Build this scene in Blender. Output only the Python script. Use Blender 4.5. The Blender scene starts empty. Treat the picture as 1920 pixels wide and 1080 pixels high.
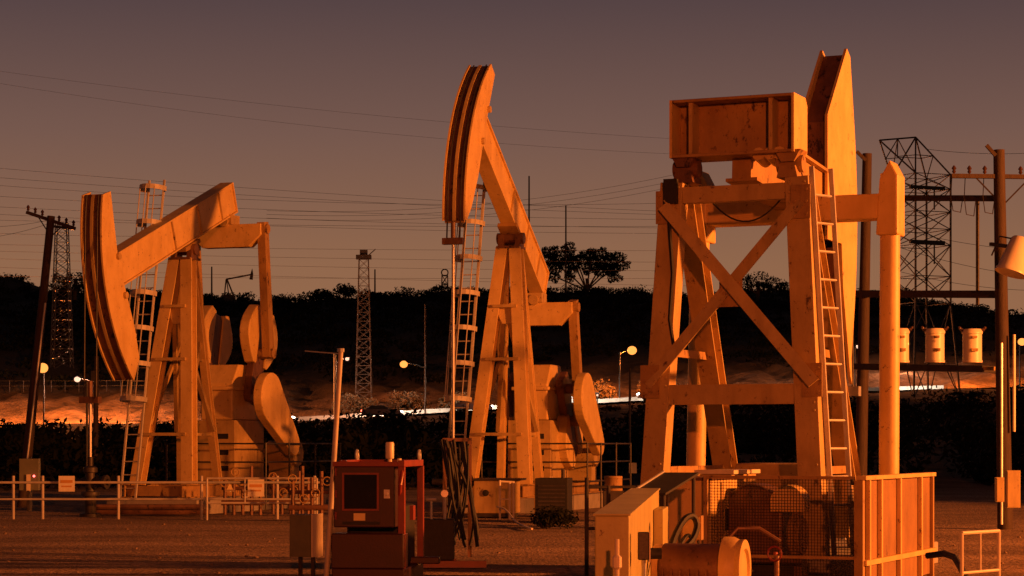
import bpy, math, random
from mathutils import Vector, Matrix, noise
R = math.radians
random.seed(7)
sc = bpy.context.scene
col = sc.collection
F, HX, HY, CZ = 2600.0, 960.0, 833.0, 2.0          # layout focal length in photo pixels, principal column, horizon row, eye height
K = 1.6                                             # the plan is laid out for a 49 mm lens and then stretched K times in depth for a 78 mm one

def at(px, py, D):
    """World point seen at photo pixel (px, py) at distance D."""
    return Vector(((px - HX) * D / F, D, CZ - (py - HY) * D / F))

# ------------------------------------------------------------------ materials
MATS = {}
def nodes_of(name):
    m = bpy.data.materials.new(name); m.use_nodes = True
    nt = m.node_tree; b = nt.nodes['Principled BSDF']
    return m, nt, b
def ramp(nt, stops):
    r = nt.nodes.new('ShaderNodeValToRGB')
    e = r.color_ramp.elements
    while len(e) < len(stops): e.new(0.5)
    for k, (p, c) in enumerate(stops):
        e[k].position = p; e[k].color = (c[0], c[1], c[2], 1)
    return r
def surf(name, c1, c2, rough=0.6, metal=0.0, scale=3.0, bump=0.15, bscale=40.0, rust=None, rust_at=0.62, stretch=(1, 1, 1), detail=8, streak=0.0):
    """Two-tone noisy surface, with optional patches of rust or dirt."""
    m, nt, b = nodes_of(name)
    tc = nt.nodes.new('ShaderNodeTexCoord'); mp = nt.nodes.new('ShaderNodeMapping')
    mp.inputs['Scale'].default_value = stretch
    nt.links.new(tc.outputs['Object'], mp.inputs['Vector'])
    n = nt.nodes.new('ShaderNodeTexNoise'); n.inputs['Scale'].default_value = scale; n.inputs['Detail'].default_value = detail
    n.inputs['Roughness'].default_value = 0.65
    nt.links.new(mp.outputs['Vector'], n.inputs['Vector'])
    r = ramp(nt, [(0.32, c1), (0.68, c2)])
    nt.links.new(n.outputs['Fac'], r.inputs['Fac'])
    out = r.outputs['Color']
    if rust:
        n2 = nt.nodes.new('ShaderNodeTexNoise'); n2.inputs['Scale'].default_value = scale * 1.7; n2.inputs['Detail'].default_value = 12
        n2.inputs['Roughness'].default_value = 0.75
        mp2 = nt.nodes.new('ShaderNodeMapping'); mp2.inputs['Location'].default_value = (7, 3, 11); mp2.inputs['Scale'].default_value = (1, 1, 0.6)
        nt.links.new(tc.outputs['Object'], mp2.inputs['Vector']); nt.links.new(mp2.outputs['Vector'], n2.inputs['Vector'])
        r2 = ramp(nt, [(rust_at, (0, 0, 0)), (rust_at + 0.06, (1, 1, 1))])
        nt.links.new(n2.outputs['Fac'], r2.inputs['Fac'])
        mx = nt.nodes.new('ShaderNodeMix'); mx.data_type = 'RGBA'
        nt.links.new(r2.outputs['Color'], mx.inputs['Factor'])
        nt.links.new(out, mx.inputs['A']); mx.inputs['B'].default_value = (*rust, 1)
        out = mx.outputs['Result']
    if streak:                                          # chipped paint showing rust
        nc = nt.nodes.new('ShaderNodeTexNoise'); nc.inputs['Scale'].default_value = 7; nc.inputs['Detail'].default_value = 10; nc.inputs['Roughness'].default_value = 0.8
        nt.links.new(tc.outputs['Object'], nc.inputs['Vector'])
        rc = ramp(nt, [(0.60, (0, 0, 0)), (0.63, (1, 1, 1))]); nt.links.new(nc.outputs['Fac'], rc.inputs['Fac'])
        m4 = nt.nodes.new('ShaderNodeMix'); m4.data_type = 'RGBA'; nt.links.new(rc.outputs['Color'], m4.inputs['Factor'])
        nt.links.new(out, m4.inputs['A']); m4.inputs['B'].default_value = (0.11, 0.045, 0.018, 1); out = m4.outputs['Result']
    if streak:                                          # grime that has run down the faces
        ms = nt.nodes.new('ShaderNodeMapping'); ms.inputs['Scale'].default_value = (2.2, 2.2, 0.40); ns = nt.nodes.new('ShaderNodeTexNoise'); ns.inputs['Scale'].default_value = 1.4
        ns.inputs['Detail'].default_value = 6; ns.inputs['Roughness'].default_value = 0.6
        nt.links.new(tc.outputs['Object'], ms.inputs['Vector']); nt.links.new(ms.outputs['Vector'], ns.inputs['Vector'])
        rs = ramp(nt, [(0.50, (0, 0, 0)), (0.74, (streak, streak, streak))]); nt.links.new(ns.outputs['Fac'], rs.inputs['Fac'])
        m2 = nt.nodes.new('ShaderNodeMix'); m2.data_type = 'RGBA'; nt.links.new(rs.outputs['Color'], m2.inputs['Factor'])
        nt.links.new(out, m2.inputs['A']); m2.inputs['B'].default_value = (0.09, 0.045, 0.02, 1); out = m2.outputs['Result']
    nt.links.new(out, b.inputs['Base Color'])
    b.inputs['Roughness'].default_value = rough; b.inputs['Metallic'].default_value = metal
    if bump:
        nb = nt.nodes.new('ShaderNodeTexNoise'); nb.inputs['Scale'].default_value = bscale; nb.inputs['Detail'].default_value = 4
        nt.links.new(tc.outputs['Object'], nb.inputs['Vector'])
        bp = nt.nodes.new('ShaderNodeBump'); bp.inputs['Strength'].default_value = bump; bp.inputs['Distance'].default_value = 0.05
        nt.links.new(nb.outputs['Fac'], bp.inputs['Height']); nt.links.new(bp.outputs['Normal'], b.inputs['Normal'])
    MATS[name] = m
    return m
def glow(name, c, strength):
    m, nt, b = nodes_of(name)
    b.inputs['Base Color'].default_value = (0, 0, 0, 1); b.inputs['Roughness'].default_value = 1; b.inputs['Specular IOR Level'].default_value = 0.0
    b.inputs['Emission Color'].default_value = (*c, 1); b.inputs['Emission Strength'].default_value = strength
    MATS[name] = m; return m

RUST = (0.07, 0.028, 0.012)
PAINT = surf('yellow_paint', (0.54, 0.37, 0.12), (0.68, 0.49, 0.19), 0.5, 0, 2.2, 0.06, 25, RUST, 0.65, (1, 1, 0.7), 8, 0.18)
PAINT_OLD_SHADED = surf('weathered_shaded_yellow_paint', (0.36, 0.25, 0.09), (0.52, 0.37, 0.14), 0.55, 0, 2.6, 0.08, 30, RUST, 0.60, (1, 1, 0.6), 8, 0.32)  # worn paint, its tone also lowered to stand in for shade
PAINT_RUSTY = surf('rust_stained_paint', (0.28, 0.165, 0.055), (0.42, 0.27, 0.09), 0.6, 0, 2.0, 0.1, 30, RUST, 0.57, (1, 1, 0.6), 8, 0.42)
GREASY = surf('greasy_rusty_steel', (0.10, 0.05, 0.03), (0.22, 0.11, 0.06), 0.45, 0.2, 3.0, 0.1, 30, (0.03, 0.015, 0.01), 0.55, (1, 1, 0.25))
GUARD = surf('rusty_guard_sheet', (0.20, 0.10, 0.032), (0.30, 0.165, 0.055), 0.6, 0, 2.0, 0.1, 30, RUST, 0.62, (1, 1, 0.6), 8, 0.4)
TAN = surf('tan_box_paint', (0.36, 0.31, 0.11), (0.46, 0.40, 0.15), 0.5, 0, 2.2, 0.06, 30, RUST, 0.64, (1, 1, 0.6), 8, 0.2)
STEEL = surf('galvanised_steel', (0.42, 0.42, 0.41), (0.56, 0.56, 0.54), 0.4, 0.6, 6, 0.04, 60)
PALE_PIPE = surf('pale_painted_pipe', (0.36, 0.34, 0.30), (0.50, 0.47, 0.42), 0.5, 0, 4, 0.05, 50, RUST, 0.66)
DARK = surf('dark_steel', (0.025, 0.022, 0.02), (0.06, 0.05, 0.045), 0.5, 0.3, 5, 0.1, 40)
BLACK = surf('black_rubber', (0.008, 0.008, 0.008), (0.018, 0.017, 0.016), 0.7, 0, 8, 0.1, 40)
RED = surf('dark_red_paint', (0.022, 0.0022, 0.002), (0.036, 0.004, 0.003), 0.45, 0, 3, 0.05, 40, (0.03, 0.008, 0.006), 0.66)
RED_FRAME = surf('red_frame_paint', (0.15, 0.02, 0.013), (0.24, 0.032, 0.02), 0.45, 0, 3, 0.05, 40, (0.08, 0.02, 0.01), 0.66)
GREY_GREEN = surf('olive_cabinet_paint', (0.10, 0.11, 0.075), (0.15, 0.15, 0.10), 0.5, 0, 3, 0.05, 40, RUST, 0.7)
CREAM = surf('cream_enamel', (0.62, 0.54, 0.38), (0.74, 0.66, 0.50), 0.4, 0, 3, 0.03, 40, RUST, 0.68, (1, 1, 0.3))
GLASS = surf('dark_window_glass', (0.008, 0.008, 0.009), (0.015, 0.014, 0.014), 0.12, 0, 2, 0, 10)
WOOD = surf('weathered_pole_wood', (0.025, 0.016, 0.011), (0.06, 0.036, 0.024), 0.8, 0, 8, 0.3, 40, None, 0.6, (4, 4, 0.3))
PORCELAIN = surf('brown_porcelain', (0.04, 0.02, 0.012), (0.09, 0.045, 0.03), 0.2, 0, 4, 0, 10)
CONCRETE = surf('concrete', (0.25, 0.23, 0.20), (0.36, 0.33, 0.29), 0.85, 0, 3, 0.2, 30, (0.10, 0.07, 0.05), 0.62)
BARRIER = surf('pale_concrete', (0.50, 0.47, 0.42), (0.62, 0.59, 0.53), 0.8, 0, 2, 0.1, 20)
LATTICE = surf('lattice_steel', (0.06, 0.052, 0.047), (0.11, 0.095, 0.085), 0.5, 0.2, 3, 0, 20)
WIRE = surf('wire_metal', (0.03, 0.022, 0.02), (0.06, 0.045, 0.04), 0.6, 0.2, 2, 0, 10)
SIGN = surf('faded_sign_sheet', (0.60, 0.55, 0.42), (0.72, 0.67, 0.52), 0.5, 0, 6, 0, 10)
SIGN_MARK = surf('sign_marking', (0.45, 0.22, 0.05), (0.55, 0.28, 0.07), 0.5, 0, 6, 0, 10)
YELLOW = surf('yellow_placard', (0.62, 0.50, 0.20), (0.75, 0.60, 0.26), 0.5, 0, 9, 0, 10)
BARK = surf('bark', (0.03, 0.02, 0.013), (0.07, 0.045, 0.03), 0.9, 0, 6, 0.3, 20)
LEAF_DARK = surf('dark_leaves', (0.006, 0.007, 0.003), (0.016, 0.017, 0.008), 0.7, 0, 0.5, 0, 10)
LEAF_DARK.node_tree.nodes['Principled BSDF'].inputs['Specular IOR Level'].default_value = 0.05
LEAF_DRY = surf('dry_scrub_leaves', (0.07, 0.055, 0.03), (0.14, 0.10, 0.055), 0.8, 0, 0.6, 0, 10)
CAR_A = surf('dark_car_paint', (0.02, 0.02, 0.025), (0.03, 0.03, 0.035), 0.25, 0.2, 2, 0, 10)
CAR_B = surf('silver_car_paint', (0.30, 0.30, 0.31), (0.36, 0.36, 0.37), 0.3, 0.4, 2, 0, 10)
SODIUM = (1.0, 0.21, 0.026)
LAMP_O = glow('sodium_lamp_glass', (1.0, 0.31, 0.06), 1.8)
LAMP_W = glow('white_lamp_glass', (1.0, 0.55, 0.36), 1.6)
HEAD_L = glow('headlamp_glass', (1.0, 0.80, 0.62), 14)
TAIL_L = glow('tail_lamp_glass', (1.0, 0.10, 0.05), 10)
RED_DOT = glow('red_pilot_lamp', (1.0, 0.12, 0.10), 5)

def gravel_material():
    m, nt, b = nodes_of('gravel_ground')
    tc = nt.nodes.new('ShaderNodeTexCoord')
    def nz(s, d, ro=0.6):
        n = nt.nodes.new('ShaderNodeTexNoise'); n.inputs['Scale'].default_value = s; n.inputs['Detail'].default_value = d
        n.inputs['Roughness'].default_value = ro
        nt.links.new(tc.outputs['Object'], n.inputs['Vector']); return n
    big = nz(0.22, 5); fine = nz(9, 6, 0.8)
    r1 = ramp(nt, [(0.3, (0.24, 0.16, 0.11)), (0.7, (0.46, 0.33, 0.23))])
    nt.links.new(big.outputs['Fac'], r1.inputs['Fac'])
    r2 = ramp(nt, [(0.36, (0.22, 0.21, 0.20)), (0.66, (1.4, 1.35, 1.3))])
    nt.links.new(fine.outputs['Fac'], r2.inputs['Fac'])
    mx = nt.nodes.new('ShaderNodeMix'); mx.data_type = 'RGBA'; mx.blend_type = 'MULTIPLY'; mx.inputs['Factor'].default_value = 1
    nt.links.new(r1.outputs['Color'], mx.inputs['A']); nt.links.new(r2.outputs['Color'], mx.inputs['B'])
    nt.links.new(mx.outputs['Result'], b.inputs['Base Color']); b.inputs['Roughness'].default_value = 0.95
    vo = nt.nodes.new('ShaderNodeTexVoronoi'); vo.inputs['Scale'].default_value = 14
    nt.links.new(tc.outputs['Object'], vo.inputs['Vector'])
    ad = nt.nodes.new('ShaderNodeMath'); ad.operation = 'ADD'
    nt.links.new(vo.outputs['Distance'], ad.inputs[0]); nt.links.new(fine.outputs['Fac'], ad.inputs[1])
    rut = nt.nodes.new('ShaderNodeMapping'); rut.inputs['Scale'].default_value = (0.10, 0.45, 1); rut.inputs['Rotation'].default_value = (0, 0, 0.35); nr = nt.nodes.new('ShaderNodeTexNoise'); nr.inputs['Scale'].default_value = 1.0; nr.inputs['Detail'].default_value = 6
    nt.links.new(tc.outputs['Object'], rut.inputs['Vector']); nt.links.new(rut.outputs['Vector'], nr.inputs['Vector'])
    rr_ = ramp(nt, [(0.38, (0.70, 0.68, 0.66)), (0.62, (1.12, 1.12, 1.12))]); nt.links.new(nr.outputs['Fac'], rr_.inputs['Fac'])
    m3 = nt.nodes.new('ShaderNodeMix'); m3.data_type = 'RGBA'; m3.blend_type = 'MULTIPLY'; m3.inputs['Factor'].default_value = 1
    nt.links.new(mx.outputs['Result'], m3.inputs['A']); nt.links.new(rr_.outputs['Color'], m3.inputs['B']); nt.links.new(m3.outputs['Result'], b.inputs['Base Color'])
    bp = nt.nodes.new('ShaderNodeBump'); bp.inputs['Strength'].default_value = 0.9; bp.inputs['Distance'].default_value = 0.07
    nt.links.new(ad.outputs['Value'], bp.inputs['Height'])
    nt.links.new(bp.outputs['Normal'], b.inputs['Normal'])
    return m
GRAVEL = gravel_material()
def earth_material():
    m, nt, b = nodes_of('scrub_earth')
    tc = nt.nodes.new('ShaderNodeTexCoord')
    n = nt.nodes.new('ShaderNodeTexNoise'); n.inputs['Scale'].default_value = 0.35; n.inputs['Detail'].default_value = 10; n.inputs['Roughness'].default_value = 0.7
    nt.links.new(tc.outputs['Object'], n.inputs['Vector'])
    bare = ramp(nt, [(0.35, (0.06, 0.042, 0.026)), (0.5, (0.20, 0.13, 0.075)), (0.65, (0.34, 0.23, 0.14))])
    scrub = ramp(nt, [(0.4, (0.008, 0.009, 0.005)), (0.65, (0.022, 0.019, 0.011))])
    nt.links.new(n.outputs['Fac'], bare.inputs['Fac']); nt.links.new(n.outputs['Fac'], scrub.inputs['Fac'])
    sx = nt.nodes.new('ShaderNodeSeparateXYZ'); nt.links.new(tc.outputs['Object'], sx.inputs['Vector'])
    n3 = nt.nodes.new('ShaderNodeMath'); n3.operation = 'MULTIPLY_ADD'      # ragged upper edge of the bare cutting beside the road
    nt.links.new(n.outputs['Fac'], n3.inputs[0]); n3.inputs[1].default_value = 36*K; nt.links.new(sx.outputs['Y'], n3.inputs[2])
    mr = nt.nodes.new('ShaderNodeMapRange'); mr.inputs['From Min'].default_value = 188*K; mr.inputs['From Max'].default_value = 204*K
    nt.links.new(n3.outputs['Value'], mr.inputs['Value'])
    mx = nt.nodes.new('ShaderNodeMix'); mx.data_type = 'RGBA'
    nt.links.new(mr.outputs['Result'], mx.inputs['Factor'])
    nt.links.new(bare.outputs['Color'], mx.inputs['A']); nt.links.new(scrub.outputs['Color'], mx.inputs['B'])
    nt.links.new(mx.outputs['Result'], b.inputs['Base Color']); b.inputs['Roughness'].default_value = 1.0
    bp = nt.nodes.new('ShaderNodeBump'); bp.inputs['Strength'].default_value = 1.0; bp.inputs['Distance'].default_value = 0.8
    nt.links.new(n.outputs['Fac'], bp.inputs['Height']); nt.links.new(bp.outputs['Normal'], b.inputs['Normal'])
    return m
EARTH = earth_material()
ASPHALT = surf('asphalt', (0.04, 0.038, 0.036), (0.065, 0.06, 0.055), 0.85, 0, 2, 0.2, 30)

# ------------------------------------------------------------------ mesh building
class MB:
    def __init__(self): self.v = []; self.f = []
    def hexa(self, p):
        i = len(self.v); self.v += [tuple(q) for q in p]
        self.f += [(i, i+3, i+2, i+1), (i+4, i+5, i+6, i+7), (i, i+1, i+5, i+4), (i+1, i+2, i+6, i+5), (i+2, i+3, i+7, i+6), (i+3, i, i+4, i+7)]
        return self
    def box(self, x0, x1, y0, y1, z0, z1):
        return self.hexa([(x0, y0, z0), (x1, y0, z0), (x1, y1, z0), (x0, y1, z0), (x0, y0, z1), (x1, y0, z1), (x1, y1, z1), (x0, y1, z1)])
    def bar(self, a, b, w, h, side=(1, 0, 0), w2=None, h2=None):
        """Rectangular bar from a to b: w across the side direction, h across the other one."""
        a = Vector(a); b = Vector(b); d = (b - a).normalized(); s = Vector(side)
        s = (s - d * s.dot(d)).normalized(); u = d.cross(s)
        w2 = w if w2 is None else w2; h2 = h if h2 is None else h2
        c = lambda p, ww, hh: [p - s*ww/2 - u*hh/2, p + s*ww/2 - u*hh/2, p + s*ww/2 + u*hh/2, p - s*ww/2 + u*hh/2]
        return self.hexa(c(a, w, h) + c(b, w2, h2))
    def ibeam(self, a, b, w, h, side=(1, 0, 0), tf=0.03, tw=0.025):
        """I-section bar: flanges w wide, h deep."""
        a = Vector(a); b = Vector(b); d = (b - a).normalized(); s = Vector(side)
        s = (s - d * s.dot(d)).normalized(); u = d.cross(s)
        for k in (-1, 1):
            o = u * k * (h/2 - tf/2); self.bar(a + o, b + o, w, tf, s)
        self.bar(a, b, tw, h - 2*tf, s); return self
    def tube(self, a, b, r, n=8, r2=None, caps=True):
        a = Vector(a); b = Vector(b); d = (b - a)
        if d.length < 1e-6: return self
        d.normalize(); s = d.orthogonal().normalized(); u = d.cross(s); r2 = r if r2 is None else r2
        i = len(self.v)
        for p, rr in ((a, r), (b, r2)):
            for k in range(n):
                t = 2*math.pi*k/n; self.v.append(tuple(p + (s*math.cos(t) + u*math.sin(t))*rr))
        for k in range(n): self.f.append((i+k, i+(k+1) % n, i+n+(k+1) % n, i+n+k))
        if caps: self.f.append(tuple(i+n-1-k for k in range(n))); self.f.append(tuple(i+n+k for k in range(n)))
        return self
    def path(self, pts, r, n=6):
        pts = [Vector(p) for p in pts]; i = len(self.v); ref = None
        for k, p in enumerate(pts):
            d = (pts[min(k+1, len(pts)-1)] - pts[max(k-1, 0)]).normalized()
            if ref is None: ref = d.orthogonal()
            s = (ref - d*ref.dot(d)).normalized(); ref = s; u = d.cross(s)
            for j in range(n):
                t = 2*math.pi*j/n; self.v.append(tuple(p + (s*math.cos(t) + u*math.sin(t))*r))
        for k in range(len(pts)-1):
            for j in range(n):
                a = i + k*n; self.f.append((a+j, a+(j+1) % n, a+n+(j+1) % n, a+n+j))
        self.f.append(tuple(i+n-1-j for j in range(n))); e = i + (len(pts)-1)*n
        self.f.append(tuple(e+j for j in range(n))); return self
    def prism(self, poly, off):
        """Closed prism: the polygon and the same polygon moved by off."""
        i = len(self.v); n = len(poly); off = Vector(off)
        self.v += [tuple(Vector(p)) for p in poly] + [tuple(Vector(p) + off) for p in poly]
        self.f.append(tuple(range(i+n-1, i-1, -1))); self.f.append(tuple(range(i+n, i+2*n)))
        for k in range(n): self.f.append((i+k, i+(k+1) % n, i+n+(k+1) % n, i+n+k))
        return self
    def lathe(self, c, axis, prof, n=20):
        c = Vector(c); d = Vector(axis).normalized(); s = d.orthogonal().normalized(); u = d.cross(s); i = len(self.v)
        for (r, h) in prof:
            for k in range(n):
                t = 2*math.pi*k/n; self.v.append(tuple(c + d*h + (s*math.cos(t) + u*math.sin(t))*max(r, 1e-4)))
        for m in range(len(prof)-1):
            for k in range(n):
                a = i+m*n; self.f.append((a+k, a+(k+1) % n, a+n+(k+1) % n, a+n+k))
        self.f.append(tuple(i+n-1-k for k in range(n))); e = i+(len(prof)-1)*n; self.f.append(tuple(e+k for k in range(n)))
        return self
    def ball(self, c, r, n=12, squash=1.0):
        return self.lathe(c, (0, 0, 1), [(r*math.sin(math.pi*k/8), -r*squash*math.cos(math.pi*k/8)) for k in range(9)], n)
    def build(self, name, mat, parent=None, smooth=False, bevel=0, fix=True):
        me = bpy.data.meshes.new(name); me.from_pydata(self.v, [], self.f); me.update()
        if fix:
            import bmesh
            bm = bmesh.new(); bm.from_mesh(me); bmesh.ops.recalc_face_normals(bm, faces=bm.faces); bm.to_mesh(me); bm.free()
        me.materials.append(mat)
        o = bpy.data.objects.new(name, me); col.objects.link(o)
        if parent: o.parent = parent
        if smooth:
            for p in me.polygons: p.use_smooth = True
            me.set_sharp_from_angle(angle=R(40))
        if bevel:
            b = o.modifiers.new('Bevel', 'BEVEL'); b.width = bevel; b.segments = 2; b.limit_method = 'ANGLE'
        return o
def tag(o, label=None, cat=None, group=None, kind=None):
    if label: o['label'] = label
    if cat: o['category'] = cat
    if group: o['group'] = group
    if kind: o['kind'] = kind
    return o
def empty(name, loc, label, cat, group=None, rz=0.0):
    o = bpy.data.objects.new(name, None); col.objects.link(o); o.location = loc; o.rotation_euler = (0, 0, rz); o.empty_display_size = 0.3
    return tag(o, label, cat, group)
def arc(c, r, a0, a1, n=8):
    return [(c[0] + r*math.cos(R(a0 + (a1-a0)*k/n)), c[1] + r*math.sin(R(a0 + (a1-a0)*k/n))) for k in range(n+1)]
def lerp(a, b, t): return a + (b - a)*t
def table(tb, x):
    if x <= tb[0][0]: return tb[0][1]
    for (x0, y0), (x1, y1) in zip(tb, tb[1:]):
        if x <= x1: return lerp(y0, y1, (x-x0)/(x1-x0))
    return tb[-1][1]
def smooth(t): t = max(0, min(1, t)); return t*t*(3-2*t)
def hang(a, b, sag, n=14):
    a = Vector(a); b = Vector(b)
    return [a.lerp(b, k/n) - Vector((0, 0, sag*4*(k/n)*(1-k/n))) for k in range(n+1)]

# ------------------------------------------------------------------ terrain
RIDGE = [(-2500, 560), (-400, 520), (0, 520), (45, 524), (62, 550), (160, 551), (300, 556), (420, 563), (520, 565), (570, 566), (620, 560), (700, 558), (800, 555),
         (820, 546), (850, 546), (870, 551), (1000, 547), (1100, 549), (1200, 552), (1300, 562), (1400, 553), (1460, 549), (1600, 555), (1680, 565), (1770, 580),
         (1810, 595), (1860, 610), (1920, 607), (2300, 600), (4500, 640)]
ROADY = [(-3000, 806), (0, 803), (540, 799), (760, 786), (960, 774), (1210, 759), (1450, 748), (1700, 740), (1920, 734), (4500, 730)]
YR = 300.0
def ridge_z(X): return CZ + (HY - table(RIDGE, HX + X*F/YR))*YR/F
def road_z(X): return CZ + (HY - table(ROADY, HX + X*F/150))*150/F
def ground_z(X, Y):
    if Y <= 60: return 0.0
    r = road_z(X)
    if Y < 100: return 0.3*r*smooth((Y-60)/40)
    if Y < 140: return lerp(0.3*r, r, smooth((Y-100)/40))
    if Y < 157: return r
    if Y < 176: return lerp(r, r + 4.2, smooth((Y-157)/19))
    if Y < YR: return lerp(r + 4.2, ridge_z(X), ((Y-176)/(YR-176))**0.85)
    return lerp(ridge_z(X), ridge_z(X)*0.5, smooth((Y-YR)/300))
def terrain(name, xs, ys, mat, bumpy):
    m = MB()
    for y in ys:
        for x in xs:
            z = ground_z(x, y)
            if bumpy and not (139 < y < 158):
                z += 0.5*smooth((y-62)/10)*noise.noise(Vector((x*0.09, y*0.09, 0))) - 0.35*(1 - smooth((y-58)/3)) + (0.9*noise.noise(Vector((x*0.03, y*0.03, 4))) if 176 < y < 297 else 0)
            elif not bumpy: z += 0.05*noise.noise(Vector((x*0.18, y*0.18, 0))) - 0.03
            if bumpy and 156 < y < 186: z += smooth((y-156)/5)*(1 - smooth((y-180)/6))*(0.9*noise.fractal(Vector((x*0.22, y*0.22, 9)), 1.0, 2.0, 5))
            m.v.append((x, y, z))
    nx = len(xs)
    for j in range(len(ys)-1):
        for i in range(nx-1): m.f.append((j*nx+i, j*nx+i+1, (j+1)*nx+i+1, (j+1)*nx+i))
    return tag(m.build(name, mat, smooth=True, fix=False), kind='structure')
def rng(a, b, s):
    n = int(round((b-a)/s)); return [a + (b-a)*k/n for k in range(n+1)]
terrain('ground', rng(-600, -60, 45)[:-1] + rng(-60, 60, 1.0) + rng(60, 600, 45)[1:], rng(-80, 4, 12)[:-1] + rng(4, 62, 0.8), GRAVEL, False)
hill = terrain('hill', rng(-600, -120, 30)[:-1] + rng(-120, -72, 3.0)[:-1] + rng(-72, 72, 0.7)[:-1] + rng(72, 120, 3.0) + rng(120, 600, 30)[1:], rng(58, 154, 2.0) + rng(155, 186, 0.7) + rng(188, 300, 2.0) + rng(310, 700, 30), EARTH, True)
m = MB(); xs = rng(-600, 600, 6)
for x in xs:
    z = road_z(x) + 0.25
    m.v += [(x, 141, z), (x, 155, z)]
for k in range(len(xs)-1): m.f.append((2*k, 2*k+2, 2*k+3, 2*k+1))
tag(m.build('road', ASPHALT, fix=False), kind='structure')

STONE = surf('loose_stone', (0.14, 0.09, 0.06), (0.28, 0.20, 0.13), 0.9, 0, 8, 0.2, 30)
m = MB(); rs_ = random.Random(21)
for _ in range(900):
    y = 12 + 26*rs_.random()**1.3; x = rs_.uniform(-.40, .40)*y; r = 0.015 + 0.035*rs_.random()**4
    m.lathe((x, y, -.01 + 0.05*noise.noise(Vector((x*0.18, y*0.18, 0))) - .03), (rs_.gauss(0, .3), rs_.gauss(0, .3), 1), [(.0, 0), (r, .15*r), (r*.9, r*.7), (.0, r*.95)], 6)
tag(m.build('loose_stones', STONE, fix=False), 'loose stones scattered over the gravel yard', 'stones', kind='stuff')

# ------------------------------------------------------------------ foliage
def leaves(m, c, rad, n, size, rnd, shell=0.35):
    """n small leaf faces spread through an ellipsoid."""
    cx, cy, cz = c; rx, ry, rz = rad
    for _ in range(n):
        while True:
            p = Vector((rnd.uniform(-1, 1), rnd.uniform(-1, 1), rnd.uniform(-1, 1)))
            l = p.length
            if shell < l < 1: break
        q = Vector((cx + p.x*rx, cy + p.y*ry, cz + p.z*rz))
        u = Vector((rnd.gauss(0, 1), rnd.gauss(0, 1), rnd.gauss(0, 1))).normalized()
        w = u.orthogonal().normalized(); s = size*rnd.uniform(0.6, 1.4)
        i = len(m.v)
        m.v += [tuple(q - u*s), tuple(q + w*s*0.45), tuple(q + u*s), tuple(q - w*s*0.45)]
        m.f.append((i, i+1, i+2, i+3))
def bush(m, x, y, z, w, h, n, size, rnd):
    for k in range(rnd.randint(3, 5)):
        a = rnd.uniform(0, 6.28); d = w*0.35*rnd.random()
        leaves(m, (x + d*math.cos(a), y + d*math.sin(a), z + h*rnd.uniform(0.3, 0.62)), (w*rnd.uniform(0.3, 0.5), w*rnd.uniform(0.3, 0.5), h*rnd.uniform(0.3, 0.45)), n//4, size, rnd)
rnd = random.Random(3)
m = MB()
for _ in range(1500):                                   # scrub covering the hillside above the road
    y = 178 + 120*rnd.random()**0.8; x = rnd.uniform(-0.42, 0.42)*y
    bush(m, x, y, ground_z(x, y) - 0.3, rnd.uniform(2.5, 6), rnd.uniform(1.2, 2.6), 44, 0.35, rnd)
for _ in range(420):                                    # along the skyline
    x = rnd.uniform(-125, 125); y = rnd.uniform(292, 304)
    bush(m, x, y, ridge_z(x) - 0.5, rnd.uniform(2, 6), rnd.uniform(0.8, 2.0), 60, 0.28, rnd)
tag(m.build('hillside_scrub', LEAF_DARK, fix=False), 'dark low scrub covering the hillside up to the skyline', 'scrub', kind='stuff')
m = MB()
for _ in range(640):                                    # thicket between the yard and the road
    y = rnd.uniform(61, 128); x = rnd.uniform(-0.44, 0.44)*y
    top = min(3.0, 0.75*(road_z(x)*y/150 - 0.0133*(150-y)*0 - ground_z(x, y)) + 1.1)
    bush(m, x, y, ground_z(x, y) - 0.2, rnd.uniform(2, 4.5), max(0.8, top*rnd.choice((0.45, 0.7, 0.9, 1.0, 1.15, 1.4))), 110, 0.22, rnd)
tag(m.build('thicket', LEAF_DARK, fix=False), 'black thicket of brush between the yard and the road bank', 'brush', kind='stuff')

def shrub(px, py_base, D, w, h, mat, label, group=None, n=500, size=0.2, name='shrub'):
    r2 = random.Random(int(px*7 + D)); p = at(px, py_base, D)
    e = empty(name, p, label, 'shrub', group)
    s = MB()
    for k in range(5):
        a = r2.uniform(0, 6.28); s.tube((0, 0, -0.3), (0.3*w*math.cos(a), 0.3*w*math.sin(a), h*r2.uniform(0.4, 0.7)), 0.05, 5, 0.02)
    s.build('stem', BARK, e)
    c = MB(); bush(c, 0, 0, 0, w, h, n, size, r2); bush(c, 0.15*w, 0, 0, w*0.8, h*0.9, n, size, r2)
    c.build('foliage', mat, e, fix=False); return e
def gz_py(px, D):
    X = (px-HX)*D/F; return HY - (ground_z(X, D) - CZ)*F/D
for px, D, w, h, lab in [(668, 159, 4.5, 3.6, 'dry reddish shrub behind the road left of the lattice tower base'), (762, 160, 4.6, 3.4, 'dry rounded shrub behind the road below the orange street lamp'),
                         (842, 159, 4.2, 3.0, 'dry shrub beyond the road behind the polished rod'), (1120, 160, 4.0, 3.2, 'dry shrub on the lit bank left of the roadside lamp pole'),
                         (1235, 162, 4.0, 3.0, 'dry shrub on the bank right of the roadside lamp pole')]:
    shrub(px, gz_py(px, D), D, w, h, LEAF_DRY, lab, 'dry shrubs on the far road bank', 700, 0.2)
shrub(733, gz_py(733, 100), 100, 2.6, 3.2, LEAF_DARK, 'dark bush standing up in front of the car lights', None, 700, 0.16)
shrub(1030, 990, 33.5, 1.1, .55, LEAF_DARK, 'low black bush on the gravel before the black engine cabinet', None, 600, 0.05)
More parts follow.
